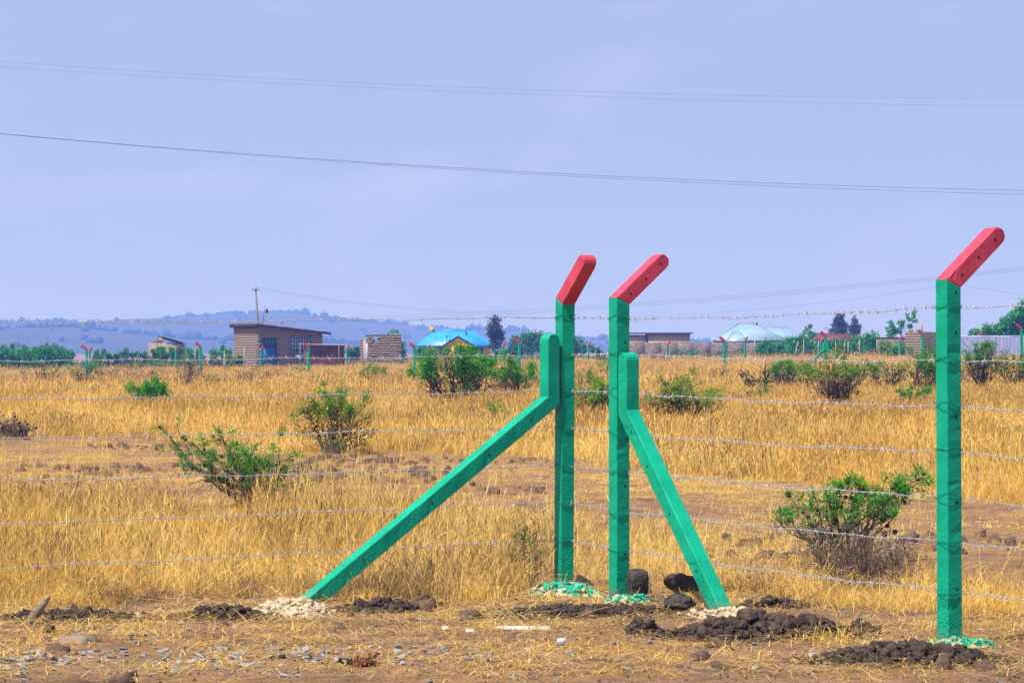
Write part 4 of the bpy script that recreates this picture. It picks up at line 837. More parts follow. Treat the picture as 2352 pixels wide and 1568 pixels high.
# ------------------------------------------------------------------ buildings on the plain
UNIT = None
def unit_block():
    global UNIT
    if UNIT is None:
        UNIT = []
        for k in range(4):
            r = np.random.default_rng(900 + k); b = MB(); b.box((0, 0, 0), (1, 1, 1)); me = b.mesh('block'); co = np.zeros(24, np.float32); me.vertices.foreach_get('co', co)
            me.vertices.foreach_set('co', co + r.normal(0, .018, 24).astype(np.float32)); me.materials.append(M['block']); UNIT.append(me)
    return UNIT
brnd = random.Random(12)
def place_block(parent, loc, dim, rz=0.0):
    o = bpy.data.objects.new('block', brnd.choice(unit_block())); C.objects.link(o); o.parent = parent
    o.location = loc; o.scale = dim; o.rotation_euler = (0, 0, rz + brnd.choice((0, 0, math.pi))); return o
def block_wall(parent, name, origin, axis, L, z0, top, bw=.46, bh=.24, th=.18, openings=(), limit=300, depth_sign=1):
    """a wall along local x (axis 0) or y (axis 1): recessed mortar core with single blocks proud of it"""
    core = MB(); cuts = sorted({0, L, *[c for o in openings for c in o[:2]]})
    wall = None
    fx = lambda s, d, z: (origin[0] + s, origin[1] + d, z) if axis == 0 else (origin[0] + d, origin[1] + s, z)
    for a_, b_ in zip(cuts[:-1], cuts[1:]):
        m = (a_ + b_) / 2; segs = [(z0, min(top(a_), top(b_)) - .05)]
        for o in openings:
            if o[0] <= m <= o[1]:
                s0, s1 = segs[-1]; segs = segs[:-1] + [q for q in ((s0, o[2]), (o[3], s1)) if q[1] > q[0]]
        for lo, hi in segs: core.box(fx(m, th / 2 + .03, (lo + hi) / 2), ((b_ - a_), th - .03, hi - lo) if axis == 0 else (th - .03, (b_ - a_), hi - lo))
    wall = core.build(name, M['mortar'], parent); rest = MB(); cnt = 0; row = 0; z = z0
    while z < z0 + 9:
        s = -(row % 2) * bw / 2; any_ = False
        while s < L:
            a_, b_ = max(0, s), min(L, s + bw); s += bw
            if b_ - a_ < .08 or z + bh > top((a_ + b_) / 2) + .08: continue
            any_ = True
            if any(o[0] - .1 < (a_ + b_) / 2 < o[1] + .1 and o[2] - .02 < z + bh / 2 < o[3] + .02 for o in openings): continue
            dim = (b_ - a_ - .025, th * .9, bh - .025) if axis == 0 else (th * .9, b_ - a_ - .025, bh - .025); pos = fx((a_ + b_) / 2, th * .45 + brnd.uniform(-.012, .012), z + bh / 2)
            if cnt < limit: place_block(wall, pos, dim); cnt += 1
            else: rest.box(pos, dim)
        if not any_: break
        z += bh; row += 1
    if rest.n: tag(rest.build('far_blocks', M['block'], wall), kind='stuff')
    return wall
def corr_sheet(name, p0, ex, ez, w, h, m_, parent, waves=8, amp=.02, nrm=None):
    """a corrugated sheet: ex along the waves, ez across, real ripples"""
    ex = np.array(ex, float); ez = np.array(ez, float); n_ = np.cross(ex, ez); n_ /= np.linalg.norm(n_); k = waves * 4 + 1; s = np.linspace(0, 1, k)
    a_ = np.array(p0) + s[:, None] * ex * w + n_ * (amp * np.sin(s * waves * 2 * math.pi))[:, None]; V = np.concatenate([a_, a_ + ez * h, a_ + n_ * .012, a_ + ez * h + n_ * .012]); i = np.arange(k - 1)
    F_ = np.concatenate([np.stack([i, i + 1, i + k + 1, i + k], 1), np.stack([i + 2 * k + 1, i + 2 * k, i + 3 * k, i + 3 * k + 1], 1)]); b = MB(); b.add(V, F_); return b.build(name, m_, parent)
def house_origin(px, Y): X = (px - CX) / F_PX * Y; return Vector((X, Y, 0)), g1(X, Y)

# stone house with mono-pitch iron roof
O, gg = house_origin(592, 266); A_ = R(32); s = F_PX / 266
hs = thing('stone_house', 'stone block house with flat sloping roof and blue door', 'house', (O.x, O.y, 0), A_)
LF, LL = 6.9, 4.9; ztop = lambda x_: 3.66 - .105 * x_
block_wall(hs, 'front_wall', (0, 0), 0, LF, gg - .1, ztop, openings=[(.35, 2.0, gg - .1, 2.45), (3.35, 5.5, 1.0, 2.55)], limit=180)
block_wall(hs, 'side_wall', (0, .19), 1, LL, gg - .1, lambda q: 3.55, limit=230)
b = MB(); b.box((LF - .1, LL / 2 + .1, (gg + 2.8) / 2), (.18, LL - .3, 2.9 - gg)); b.box((LF / 2, LL, (gg + 2.8) / 2), (LF - .3, .18, 2.9 - gg)); b.build('back_wall', M['mortar'], hs)
rf = thing('roof', None, None, (0, 0, 0)); rf.parent = hs
nsh = 8; wsh = (LF + 1.05) / nsh
for k in range(nsh):
    x0 = -.3 + k * wsh; za = ztop(x0) + .06; zb = ztop(x0 + wsh) + .06
    v = np.array([wsh, 0, zb - za]); corr_sheet('roof_sheet', (x0, -.45, za + .02 * (k % 2)), v / np.linalg.norm(v), (0, 1, 0), np.linalg.norm(v) * 1.03, LL + 1.0, M['rustpale'], rf, 6, .022)
b = MB(); b.box((LF / 2, -.43, 0), (.01, .01, .01)); 
fb = MB(); xa, xb = -.3, LF + .72
fb.add([(xa, -.40, ztop(xa) + .03), (xb, -.40, ztop(xb) + .03), (xb, -.40, ztop(xb) - .13), (xa, -.40, ztop(xa) - .13), (xa, -.34, ztop(xa) + .03), (xb, -.34, ztop(xb) + .03), (xb, -.34, ztop(xb) - .13), (xa, -.34, ztop(xa) - .13)], [[0, 3, 2, 1], [4, 5, 6, 7], [0, 1, 5, 4], [3, 7, 6, 2], [1, 2, 6, 5], [0, 4, 7, 3]]); fb.build('fascia_board', M['darkroof'], hs)
fb = MB(); fb.box((-.30, LL / 2, 3.57), (.06, LL + .8, .36)); fb.build('gable_board', M['darkroof'], hs)
dr = thing('door', None, None); dr.parent = hs
b = MB(); b.box((1.175, .10, (gg + 1.55) / 2), (1.6, .05, 1.55 - gg)); b.build('door_leaf', M['bluepaint'], dr)
for k in range(4):
    b = MB(); b.box((.62 + k * .37, .10, 1.98), (.30, .03, .75)); b.build('pane', M['glass'], dr)
b = MB()
for k in range(5): b.box((.42 + k * .375, .07, 1.98), (.05, .06, .85))
for z_ in (1.58, 2.02, 2.42): b.box((1.175, .065, z_), (1.6, .05, .06))
b.build('door_frame', M['bluepaint'], dr)
wn = thing('window', None, None); wn.parent = hs
b = MB(); b.box((4.425, .13, 1.775), (2.1, .02, 1.5)); b.build('pane', M['glass'], wn)
b = MB()
for k in range(8): b.box((3.42 + k * .288, .05, 1.775), (.05, .04, 1.5))
for z_ in (1.05, 1.45, 1.85, 2.25, 2.5): b.box((4.425, .06, z_), (2.1, .04, .045))
b.build('grille', M['palegrille'], wn)
b = MB(); b.box((4.425, -.02, .93), (2.4, .22, .1)); b.build('sill', M['mortar'], wn)
# pole and leaning stick above the house
def pole(label, px, ytop, Y, xbase, r0=.11, arms=True, name='utility_pole'):
    p = at(px, ytop, Y); q = at(xbase, 800, Y); gz_ = g1(q.x, Y); t = thing(name, label, 'utility pole', (q.x, Y, gz_)); b = MB()
    b.tube([(0, 0, -.3), ((p.x - q.x) * .5, 0, (p.z - gz_) * .5), (p.x - q.x, 0, p.z - gz_)], [r0 * 1.15, r0, r0 * .8], 8); b.build('shaft', M['wood'], t, True)
    if arms:
        b = MB(); b.box((p.x - q.x, -.1, p.z - gz_ - .35), (.75, .09, .1)); ar = b.build('crossarm', M['wood'], t)
        for dx in (-.32, 0, .32):
            b = MB(); b.tube([(p.x - q.x + dx, -.1, p.z - gz_ - .30), (p.x - q.x + dx, -.1, p.z - gz_ - .18), (p.x - q.x + dx, -.1, p.z - gz_ - .08)], [.03, .055, .04], 8); b.build('insulator', M['palegrille'], ar)
    return t
pole('wooden power pole rising behind the stone house', 587, 658, 300, 600)
p = at(609, 701, 266.5); q = at(603, 742, 266.5); t = thing('roof_pole', 'thin leaning pole with a hanging bundle on the stone house roof', 'pole', (q.x, q.y, q.z - .35)); b = MB()
b.tube([(0, 0, 0), ((p.x - q.x) * .4, 0, (p.z - q.z + .35) * .5), (p.x - q.x, 0, p.z - q.z + .35)], [.05, .04, .03], 6); b.build('shaft', M['wood'], t)
v, f = lump(5, ICO2, .15, (.13, .12, .24)); obj('bundle', mesh_of('bundle', v + np.array([p.x - q.x + .13, 0, p.z - q.z - .15]), [f]), M['dung'], t)

# rusty shed
O, gg = house_origin(712, 256); sh = thing('iron_shed', 'low rusty corrugated iron shed right of the stone house', 'shed', (O.x, O.y, 0), R(6)); s = F_PX / 256
for k in range(5): corr_sheet('wall_sheet', (.1 + k * .60, 0, gg), (1, 0, 0), (0, 0, 1), .62, 1.72 - gg, M['rust'], sh, 7, .018)
for k in range(3): corr_sheet('wall_sheet', (.1, 2.4 - k * .8, gg), (0, -1, 0), (0, 0, 1), .8, 1.72 - gg, M['rust'], sh, 7, .018)
for k in range(5): corr_sheet('roof_sheet', (-.95 + k * .84, -.35, 1.80 - .02 * k), (1, 0, -.03), (0, 1, .03), .86, 3.0, M['rustpale'], sh, 8, .02)
corr_sheet('porch_sheet', (-.55, -.1, gg), (1, 0, 0), (0, 0, 1), .36, 1.5 - gg, M['rustpale'], sh, 4, .02)
b = MB(); b.box((-.85, .4, .85 + gg / 2), (.9, .06, .5)); b.build('blue_board', M['bluepaint'], sh)
for xx in (-.9, 2.6):
    b = MB(); b.tube([(xx, -.3, gg - .2), (xx, -.3, 1.75)], .05, 6); b.build('post', M['wood'], sh)

# roofless stone ruin
O, gg = house_origin(846, 266); ru = thing('stone_ruin', 'roofless stone block ruin right of the rusty shed', 'ruin', (O.x, O.y, 0), R(20))
block_wall(ru, 'front_wall', (0, 0), 0, 3.28, gg - .1, lambda q: 2.85 if q > 2.15 else (2.5 if q < .55 or q > 1.0 else 2.45), openings=[(.58, 1.0, 1.85, 2.6)], limit=240)
block_wall(ru, 'side_wall', (0, .19), 1, 2.5, gg - .1, lambda q: 2.35, limit=140)
b = MB(); b.box((-.03, 1.15, (gg + 2.2) / 2), (.03, .75, 2.2 - gg)); b.build('plaster_panel', M['plaster'], ru)
b = MB(); b.box((-.06, .38, (gg + 1.9) / 2), (.03, .6, 1.9 - gg)); b.build('iron_sheet', M['zinc'], ru)
b = MB(); b.box((3.2, 1.4, (gg + 2.3) / 2), (.16, 2.2, 2.3 - gg)); b.box((1.6, 2.55, (gg + 2.2) / 2), (3.0, .16, 2.2 - gg)); b.build('back_wall', M['mortar'], ru)
for k, xx in enumerate((-.15, .55, 1.1, 1.7)):
    b = MB(); b.box((xx + .3, .2 + .1 * k, 2.62 + .03 * (k % 2)), (.62, .28, .13), .1 * k); b.build('loose_beam', M['darkroof'], ru)

# small far ruin at left
def stonewall_mat():
    m = mat('coursed stone wall', (0.3, 0.22, 0.15), .95, spec=.1); t = m.node_tree; b = t.nodes['Principled BSDF']; br = t.nodes.new('ShaderNodeTexBrick'); tc = t.nodes.new('ShaderNodeTexCoord')
    mp = t.nodes.new('ShaderNodeMapping'); mp.inputs['Rotation'].default_value = (R(90), 0, 0); t.links.new(tc.outputs['Object'], mp.inputs[0]); t.links.new(mp.outputs[0], br.inputs['Vector'])
    br.inputs['Color1'].default_value = (.25, .19, .14, 1); br.inputs['Color2'].default_value = (.13, .105, .09, 1); br.inputs['Mortar'].default_value = (.10, .085, .075, 1)
    br.inputs['Scale'].default_value = 1.0; br.inputs['Brick Width'].default_value = .42; br.inputs['Row Height'].default_value = .21; br.inputs['Mortar Size'].default_value = .018
    t.links.new(br.outputs['Color'], b.inputs['Base Color']); bp = t.nodes.new('ShaderNodeBump'); bp.inputs['Distance'].default_value = .04; t.links.new(br.outputs['Fac'], bp.inputs['Height']); bp.invert = True; t.links.new(bp.outputs[0], b.inputs['Normal']); return m
M['stonewall'] = stonewall_mat()
O, gg = house_origin(354, 330); fr = thing('far_ruin', 'small far sandy ruin with a dark tilted roof at left', 'ruin', (O.x, O.y, 0), R(25)); s = F_PX / 330
zt = 1.63 + 8 / s
b = MB(); b.box((1.9, .1, (gg + zt) / 2), (3.8, .2, zt - gg)); b.build('front_wall', M['block'], fr)
b = MB(); b.box((.1, 1.2, (gg + zt) / 2), (.2, 2.0, zt - gg)); b.box((.1, .5, zt + .15), (.2, .9, .3)); b.build('side_wall', M['block'], fr)
b = MB(); b.add([(1.0, -.1, zt + .75), (3.5, -.1, zt + .05), (3.5, 1.8, zt + .05), (1.0, 1.8, zt + .75), (1.0, -.1, zt + .63), (3.5, -.1, zt - .07), (3.5, 1.8, zt - .07), (1.0, 1.8, zt + .63)], [[0, 1, 2, 3], [4, 7, 6, 5], [0, 4, 5, 1], [2, 6, 7, 3], [1, 5, 6, 2], [0, 3, 7, 4]]); b.build('roof', M['darkroof'], fr)
b = MB(); b.box((1.0, .9, zt + .3), (.2, 1.6, .62)); b.build('gable', M['block'], fr)

# orange house with blue hipped roof
Y = 400; s = F_PX / Y; O, gg = house_origin(1043, Y); oh = thing('orange_house', 'orange walled house with bright blue hipped roof', 'house', (O.x, O.y, 0)); lx = lambda px: (px - 1043) / s; lz = lambda py: CAM_H - (py - HY) / s
b = MB(); b.box((lx(1045), 4.2, (gg + lz(792)) / 2), (10.0, 7.6, lz(792) - gg)); b.build('wall', M['orange'], oh)
ez, rz_ = lz(793), lz(758); x0, x1, r0, r1 = lx(953), lx(1133), lx(993), lx(1083); d = 9.0
b = MB(); b.add([(x0, -.4, ez), (x1, -.4, ez), (x1, d, ez), (x0, d, ez), (r0, d / 2 - .4, rz_), (r1, d / 2 - .4, rz_), (x0, -.4, ez - .12), (x1, -.4, ez - .12), (x1, d, ez - .12), (x0, d, ez - .12)], [[0, 1, 5, 4], [2, 3, 4, 5], [0, 6, 7, 1], [1, 7, 8, 2], [2, 8, 9, 3], [3, 9, 6, 0], [6, 9, 8, 7]]); b.add([(x1, -.4, ez), (x1, d, ez), (r1, d / 2 - .4, rz_), (x0, d, ez), (x0, -.4, ez), (r0, d / 2 - .4, rz_)], [[0, 1, 2], [3, 4, 5]]); roof = b.build('roof', M['blueroof'], oh)
gx, ga, gb, gp = lx(1052), lx(1016), lx(1091), lz(771)
b = MB(); b.add([(ga, -1.5, ez), (gx, -1.5, gp), (gx, 2.6, gp), (ga, 1.2, ez)], [[0, 1, 2, 3]]); b.add([(gb, -1.5, ez), (gx, -1.5, gp), (gx, 2.6, gp), (gb, 1.2, ez)], [[1, 0, 3, 2]]); b.build('porch_roof', M['blueroof'], oh)
b = MB(); b.add([(ga + .5, -1.2, gg), (gb - .5, -1.2, gg), (gb - .5, -1.2, ez - .05), (gx, -1.2, gp - .18), (ga + .5, -1.2, ez - .05), (ga + .5, .3, gg), (gb - .5, .3, gg), (gb - .5, .3, ez - .05), (gx, .3, gp - .18), (ga + .5, .3, ez - .05)], [[0, 1, 2, 4], [1, 6, 7, 2], [0, 4, 9, 5], [5, 9, 7, 6]]); b.add([(ga + .5, -1.2, ez - .05), (gb - .5, -1.2, ez - .05), (gx, -1.2, gp - .18)], [[0, 1, 2]]); b.build('gable_wall', M['orange'], oh)
def ridge_cap(pts, m_, parent, r_=.09, nm='ridge_cap'):
    b = MB(); b.tube(pts, r_, 5); b.build(nm, m_, parent)
for pa, pb in (((r0, d / 2 - .4, rz_), (r1, d / 2 - .4, rz_)), ((x0, -.4, ez), (r0, d / 2 - .4, rz_)), ((x1, -.4, ez), (r1, d / 2 - .4, rz_)), ((gx, -1.5, gp), (gx, 2.6, gp))): ridge_cap([pa, pb], M['blueroof'], roof)
b = MB(); b.add([(lx(1068), 2.6, lz(766)), (lx(1074), 2.7, lz(768)), (lx(1071), 3.5, lz(760)), (lx(1066), 3.4, lz(760))], [[0, 1, 2, 3]]); b.build('skylight_panel', M['panel'], roof)
b = MB(); b.box((r0 - .2, d / 2 - .8, rz_ + .05), (.5, .5, .9)); b.build('chimney', M['orange'], roof)
for px in (1020, 1054, 1100):
    w = thing('window', None, None); w.parent = oh; yy = -1.22 if px == 1054 else .38
    b = MB(); b.box((lx(px), yy, lz(806)), (1.3, .06, 1.1)); b.build('pane', M['glass'], w); b = MB(); b.box((lx(px), yy - .05, lz(806)), (.06, .06, 1.1)); b.box((lx(px), yy - .05, lz(806) + .52), (1.4, .06, .07)); b.box((lx(px), yy - .05, lz(806) - .52), (1.4, .06, .07)); b.build('frame', M['palegrille'], w)

# pale blue hipped roofs
def hip(parent, nm, x0, x1, y0, y1, ez, r0, r1, rz_, m_):
    ym = (y0 + y1) / 2; b = MB(); b.add([(x0, y0, ez), (x1, y0, ez), (x1, y1, ez), (x0, y1, ez), (r0, ym, rz_), (r1, ym, rz_), (x0, y0, ez - .15), (x1, y0, ez - .15), (x1, y1, ez - .15), (x0, y1, ez - .15)], [[0, 1, 5, 4], [2, 3, 4, 5], [0, 6, 7, 1], [1, 7, 8, 2], [2, 8, 9, 3], [3, 9, 6, 0]])
    b.add([(x1, y0, ez), (x1, y1, ez), (r1, ym, rz_), (x0, y1, ez), (x0, y0, ez), (r0, ym, rz_)], [[0, 1, 2], [3, 4, 5]]); o = b.build(nm, m_, parent)
    for pa, pb in (((r0, ym, rz_), (r1, ym, rz_)), ((x0, y0, ez), (r0, ym, rz_)), ((x1, y0, ez), (r1, ym, rz_))): ridge_cap([pa, pb], M['ridge'], o, .07)
    return o
Y = 420; s = F_PX / Y; O, gg = house_origin(1725, Y); ph = thing('pale_roofed_house', 'house with pale blue hipped roofs behind the grey wall', 'house', (O.x, O.y, 0)); lx = lambda px: (px - 1725) / s
b = MB(); b.box((lx(1722), 5, (gg + lz(781)) / 2), (9.6, 7.5, lz(781) - gg)); b.box((lx(1775), 6.5, (gg + lz(781)) / 2), (5, 7, lz(781) - gg)); b.build('wall', M['plaster'], ph)
rmain = hip(ph, 'roof', lx(1640), lx(1808), 0, 10, lz(780), lx(1704), lx(1740), lz(742), M['paleroof'])
hip(ph, 'side_roof', lx(1735), lx(1838), 2.5, 11.5, lz(780), lx(1768), lx(1816), lz(751), M['paleroof'])
hip(ph, 'front_roof', lx(1668), lx(1716), -1.8, 4.4, lz(782), lx(1686), lx(1698), lz(761), M['paleroof'])
b = MB(); b.box((lx(1742), 4.6, lz(748)), (.6, .3, 1.0)); b.build('solar_panel', M['panel'], rmain)

# grey block perimeter wall and the sandy building behind it
Y = 345; s = F_PX / Y; O, gg = house_origin(1600, Y); t = thing('block_wall', 'long grey stone block wall right of the middle post', 'wall', (O.x, O.y, 0)); lx = lambda px: (px - 1600) / s
rr = np.random.default_rng(4); xs_ = np.linspace(lx(1443), lx(1785), 10)
for k in range(9):
    tp = lz(786) + rr.uniform(-.05, .05); b = MB(); b.box(((xs_[k] + xs_[k + 1]) / 2, .1, (gg + tp) / 2), (xs_[k + 1] - xs_[k] - .02, .2, tp - gg)); b.build('panel', M['stonewall'], t)
b = MB(); b.box((lx(1424), .05, (gg + lz(787)) / 2), (2.0, .3, lz(787) - gg)); b.build('end_panel', M['plaster'], t)
b = MB(); b.tube([(lx(1732), -.4, gg), (lx(1732) + .05, -.4, lz(778))], .07, 6); b.build('marker_post', M['stakewood'], t)
Y = 366; s = F_PX / Y; O, gg = house_origin(1500, Y); t = thing('sandy_building', 'sandy plastered building with dark flat roof behind the grey wall', 'building', (O.x, O.y, 0)); lx = lambda px: (px - 1500) / s
b = MB(); b.box((lx(1536), 3, (gg + lz(767)) / 2), (lx(1585) - lx(1487), 6, lz(767) - gg)); b.build('wall', M['plaster'], t)
b = MB(); b.box((lx(1442), 3, (gg + lz(769)) / 2), (lx(1484) - lx(1402), 6, lz(769) - gg)); b.build('wing_wall', M['plaster'], t)
b = MB(); b.box((lx(1497), 2.9, lz(765)), (lx(1589) - lx(1400), 6.5, .16)); b.build('roof', M['darkroof'], t)
for px in (1408, 1438, 1485):
    b = MB(); b.box((lx(px), -.06, lz(777)), (.14, .12, 1.1)); b.build('pillar', M['darkroof'], t)
b = MB(); b.box((lx(1452), -.05, lz(771)), (lx(1470) - lx(1437), .1, .14)); b.build('lintel', M['darkroof'], t)
# brown roofed hut
Y = 352; s = F_PX / Y; O, gg = house_origin(1918, Y); t = thing('brown_hut', 'brown roofed hut behind the hedge under the grey trees', 'hut', (O.x, O.y, 0)); lx = lambda px: (px - 1918) / s
b = MB(); b.box((0, 2, (gg + lz(781)) / 2), (lx(1958) - lx(1872), 3.6, lz(781) - gg)); b.build('wall', M['plaster'], t)
b = MB(); q = [(lx(1866), -.5, lz(779)), (lx(1968), -.5, lz(782)), (lx(1962), 2.2, lz(766)), (lx(1880), 2.2, lz(764))]; b.add(q + [(c[0], c[1], c[2] - .12) for c in q], [[0, 1, 2, 3], [4, 7, 6, 5], [0, 4, 5, 1], [1, 5, 6, 2], [2, 6, 7, 3], [3, 7, 4, 0]]); b.add([(lx(1866), 4.8, lz(779)), (lx(1968), 4.8, lz(782)), (lx(1962), 2.2, lz(766)), (lx(1880), 2.2, lz(764))], [[0, 3, 2, 1]]); b.build('roof', M['rust'], t)
# block ruin and low wall at right
O, gg = house_origin(2121, 258); t = thing('block_ruin', 'tall sandy block ruin corner left of the nearest right post', 'ruin', (O.x, O.y, 0), R(42)); s = F_PX / 258
block_wall(t, 'left_wall', (0, .19), 1, 1.95, gg - .1, lambda q: lz2(758) + .12 * math.sin(q * 5), limit=130) if False else None
ztp = 1.63 + 36 / s
block_wall(t, 'side_wall', (0, .19), 1, 2.0, gg - .1, lambda q: ztp + .1 * math.sin(q * 5), limit=140)
block_wall(t, 'front_wall', (0, 0), 0, 3.6, gg - .1, lambda q: ztp - .05, limit=200)
O, gg = house_origin(2016, 274); t = thing('block_wall', 'low grey block wall left of the block ruin', 'wall', (O.x, O.y, 0), R(3)); b = MB(); zt = 1.63 + 19 / (F_PX / 274)
b.box((1.45, .1, (gg + zt) / 2), (2.9, .2, zt - gg)); b.build('panel', M['stonewall'], t); b = MB(); b.box((1.45, .1, zt + .04), (3.0, .28, .08)); b.build('coping', M['mortar'], t)
shrub('dead_creeper', 'dead brown creeper hanging on the block ruin', 'creeper', (2138, 842), (2122, 2156, 760), 60, 20, 7, 0, .1, 'leafy', 0, 0, 0, 'drybark', flat=.9, thick=.03, group=None, Y=256.5, base_spread=.2)
# zinc sheet fence
Y = 243; s = F_PX / Y; O, gg = house_origin(2208, Y); t = thing('zinc_fence', 'bluish corrugated zinc sheet fence at the right edge', 'fence', (O.x, O.y, 0), R(-4))
for k in range(10): corr_sheet('zinc_sheet', (k * .82, .02 * (k % 2), gg - .05), (1, 0, 0), (0, 0, 1), .84, 2.5 - gg + .03 * math.sin(k * 2.1), M['zinc'], t, 7, .04)
b = MB(); b.box((4.1, .08, 2.50), (8.3, .06, .08)); b.build('top_rail', M['palegrille'], t)
# wooden stakes
for k, (px, yt, yb, lean, Yk, lab) in enumerate([(1833, 784, 815, .5, 290, 'leaning stake at the left end of the hedge'), (1846, 782, 816, 0, 290, 'upright stake beside the leaning stake'), (1880, 782, 816, .05, 290, 'stake just left of the far braced post'), (1919, 785, 817, -.05, 290, 'stake right of the far braced post'),
        (1940, 786, 817, .05, 290, 'left stake of a close pair before the hedge'), (1948, 785, 817, 0, 290, 'right stake of a close pair before the hedge'), (1974, 779, 816, 0, 290, 'pale stake standing in the middle of the hedge'), (2014, 780, 817, 0, 290, 'pale stake at the right end of the hedge'),
        (515, 806, 850, -.03, 225, 'pale stake left of the stone house'), (561, 797, 845, .02, 225, 'pale stake before the lit side of the stone house'), (448, 798, 838, 0, 280, 'thin stake behind the far post left of the stone house'), (2118, 736, 790, .02, 262, 'bare stick standing on the block ruin')]):
    a_ = at(px, yt, Yk); z0 = g1(a_.x, Yk) - .2 if k != 11 else at(px, 762, Yk).z - .1; t = thing('stake', 'weathered wooden ' + lab, 'stake', (a_.x - lean, Yk, z0)); h_ = a_.z - z0; b = MB()
    b.tube([(0, 0, 0), (lean * .55, 0, h_ * .5), (lean, 0, h_)], [.065, .06, .045], 6); b.build('shaft', M['stakewood'], t)
    b = MB(); b.tube([(lean, 0, h_ - .01), (lean + .01, 0, h_ + .05)], [.045, .012], 6); b.build('tip', M['wood'], t)

# ------------------------------------------------------------------ trees and far bushes
def leaf_tree(name, label, cat, px, Y, yb, clumps, n, ls, leafm, seed, trunk=.12, group=None, upright=.0):
    """clumps: (px, py, radius px) crown lobes; leaves fill the lobes unevenly"""
    s = F_PX / Y; X = (px - CX) / F_PX * Y; gz_ = g1(X, Y); t = thing(name, label, cat, (X, Y, gz_), 0, group); r = np.random.default_rng(seed); b = MB(); V = []; tot = sum(c[2] ** 2 for c in clumps)
    top = np.array([0, 0, max(.5, CAM_H - (min(c[1] for c in clumps) - HY) / s - gz_)]); b.tube([(0, 0, -.3), top * .4 + np.array([.05, 0, 0]), top * .85], [trunk, trunk * .75, trunk * .25], 7)
    P = []; D = []
    if name == 'bush':
        ybase = HY + (CAM_H - gz_) * s; ex_ = []
        for cx_, cy_, cr in clumps:
            yy = cy_ + cr * 1.1
            while yy < ybase and len(ex_) < 30: ex_.append((cx_ + r.normal(0, cr * .3), yy, cr)); yy += cr * 1.3
        clumps = clumps + ex_; n = int(n * 2.4); tot = sum(c[2] ** 2 for c in clumps)
    for cx_, cy_, cr in clumps:
        c = np.array([(cx_ - px) / s, 0, CAM_H - (cy_ - HY) / s - gz_]); rad = cr / s; c[1] = r.normal(0, rad * .5)
        st = top * np.clip(c[2] / max(top[2], .1) - .2, .05, .8); b.tube([st, (st + c) / 2 + r.normal(0, rad * .1, 3), c], [trunk * .4, trunk * .28, trunk * .12], 5)
        k = max(12, int(n * cr ** 2 / tot)); ns = max(4, k // 26); sub = unit(r.normal(size=(ns, 3))) * (r.random((ns, 1)) ** .45) * rad * .95   # sub clumps leave gaps
        i = r.integers(ns, size=k); p = c + sub[i] + r.normal(0, rad * .20, (k, 3)); P.append(p); D.append(unit(r.normal(size=(k, 3)) + np.array([0, 0, upright])))
        for q in sub[:6]: b.tube([c, c + q * .9], [trunk * .12, trunk * .05], 4)
    P = np.concatenate(P); D = np.concatenate(D); P[:, 2] = np.maximum(P[:, 2], .03); k = len(P); W_, Fq = rand_quads(P, D, ls * r.uniform(.6, 1.5, k), ls * r.uniform(.2, .4, k), r)
    b.build('trunk', M['bark'], t); obj('crown', mesh_of('crown', W_, [Fq]), M[leafm], t); return t
leaf_tree('conical_tree', 'grey green bushy tree right of the blue roofed house', 'tree', 1137, 385, 810, [(1137, 731, 8), (1139, 741, 13), (1130, 752, 14), (1145, 756, 15), (1136, 768, 19), (1128, 764, 12), (1147, 770, 14), (1137, 784, 17)], 2600, .30, 'leafgrey', 1)
leaf_tree('conical_tree', 'taller grey tree behind the brown roofed hut', 'tree', 1928, 400, 790, [(1928, 721, 8), (1930, 730, 12), (1926, 741, 14), (1932, 750, 16), (1924, 760, 16), (1935, 764, 14)], 2000, .30, 'leafgrey', 2)
leaf_tree('conical_tree', 'shorter dark tree right of the taller grey tree', 'tree', 1963, 396, 790, [(1963, 733, 6), (1964, 744, 9), (1958, 754, 10), (1969, 756, 11), (1964, 766, 13)], 1500, .28, 'leafgrey', 3)
leaf_tree('tree', 'large green tree at the right edge above the zinc fence', 'tree', 2320, 285, 800, [(2352, 712, 24), (2330, 735, 22), (2372, 730, 30), (2300, 752, 22), (2268, 758, 18), (2240, 766, 15), (2345, 758, 26), (2312, 770, 22), (2275, 776, 16), (2224, 772, 10), (2390, 760, 30)], 7000, .30, 'leafhedge', 4, .2)
leaf_tree('sapling', 'thin airy sapling behind the low wall at right', 'sapling', 2070, 300, 800, [(2048, 748, 13), (2050, 762, 14), (2070, 742, 11), (2085, 732, 10), (2098, 722, 9), (2090, 748, 9), (2066, 758, 10), (2044, 770, 12), (2102, 738, 7)], 900, .26, 'leafhedge', 5, .06)
leaf_tree('sapling', 'small dark sapling at the left end of the hedge', 'sapling', 1858, 330, 800, [(1858, 752, 8), (1862, 762, 10), (1852, 760, 7), (1866, 772, 10)], 420, .24, 'leafdark', 6, .05)
hg = 'green bushes along the far plot edge'
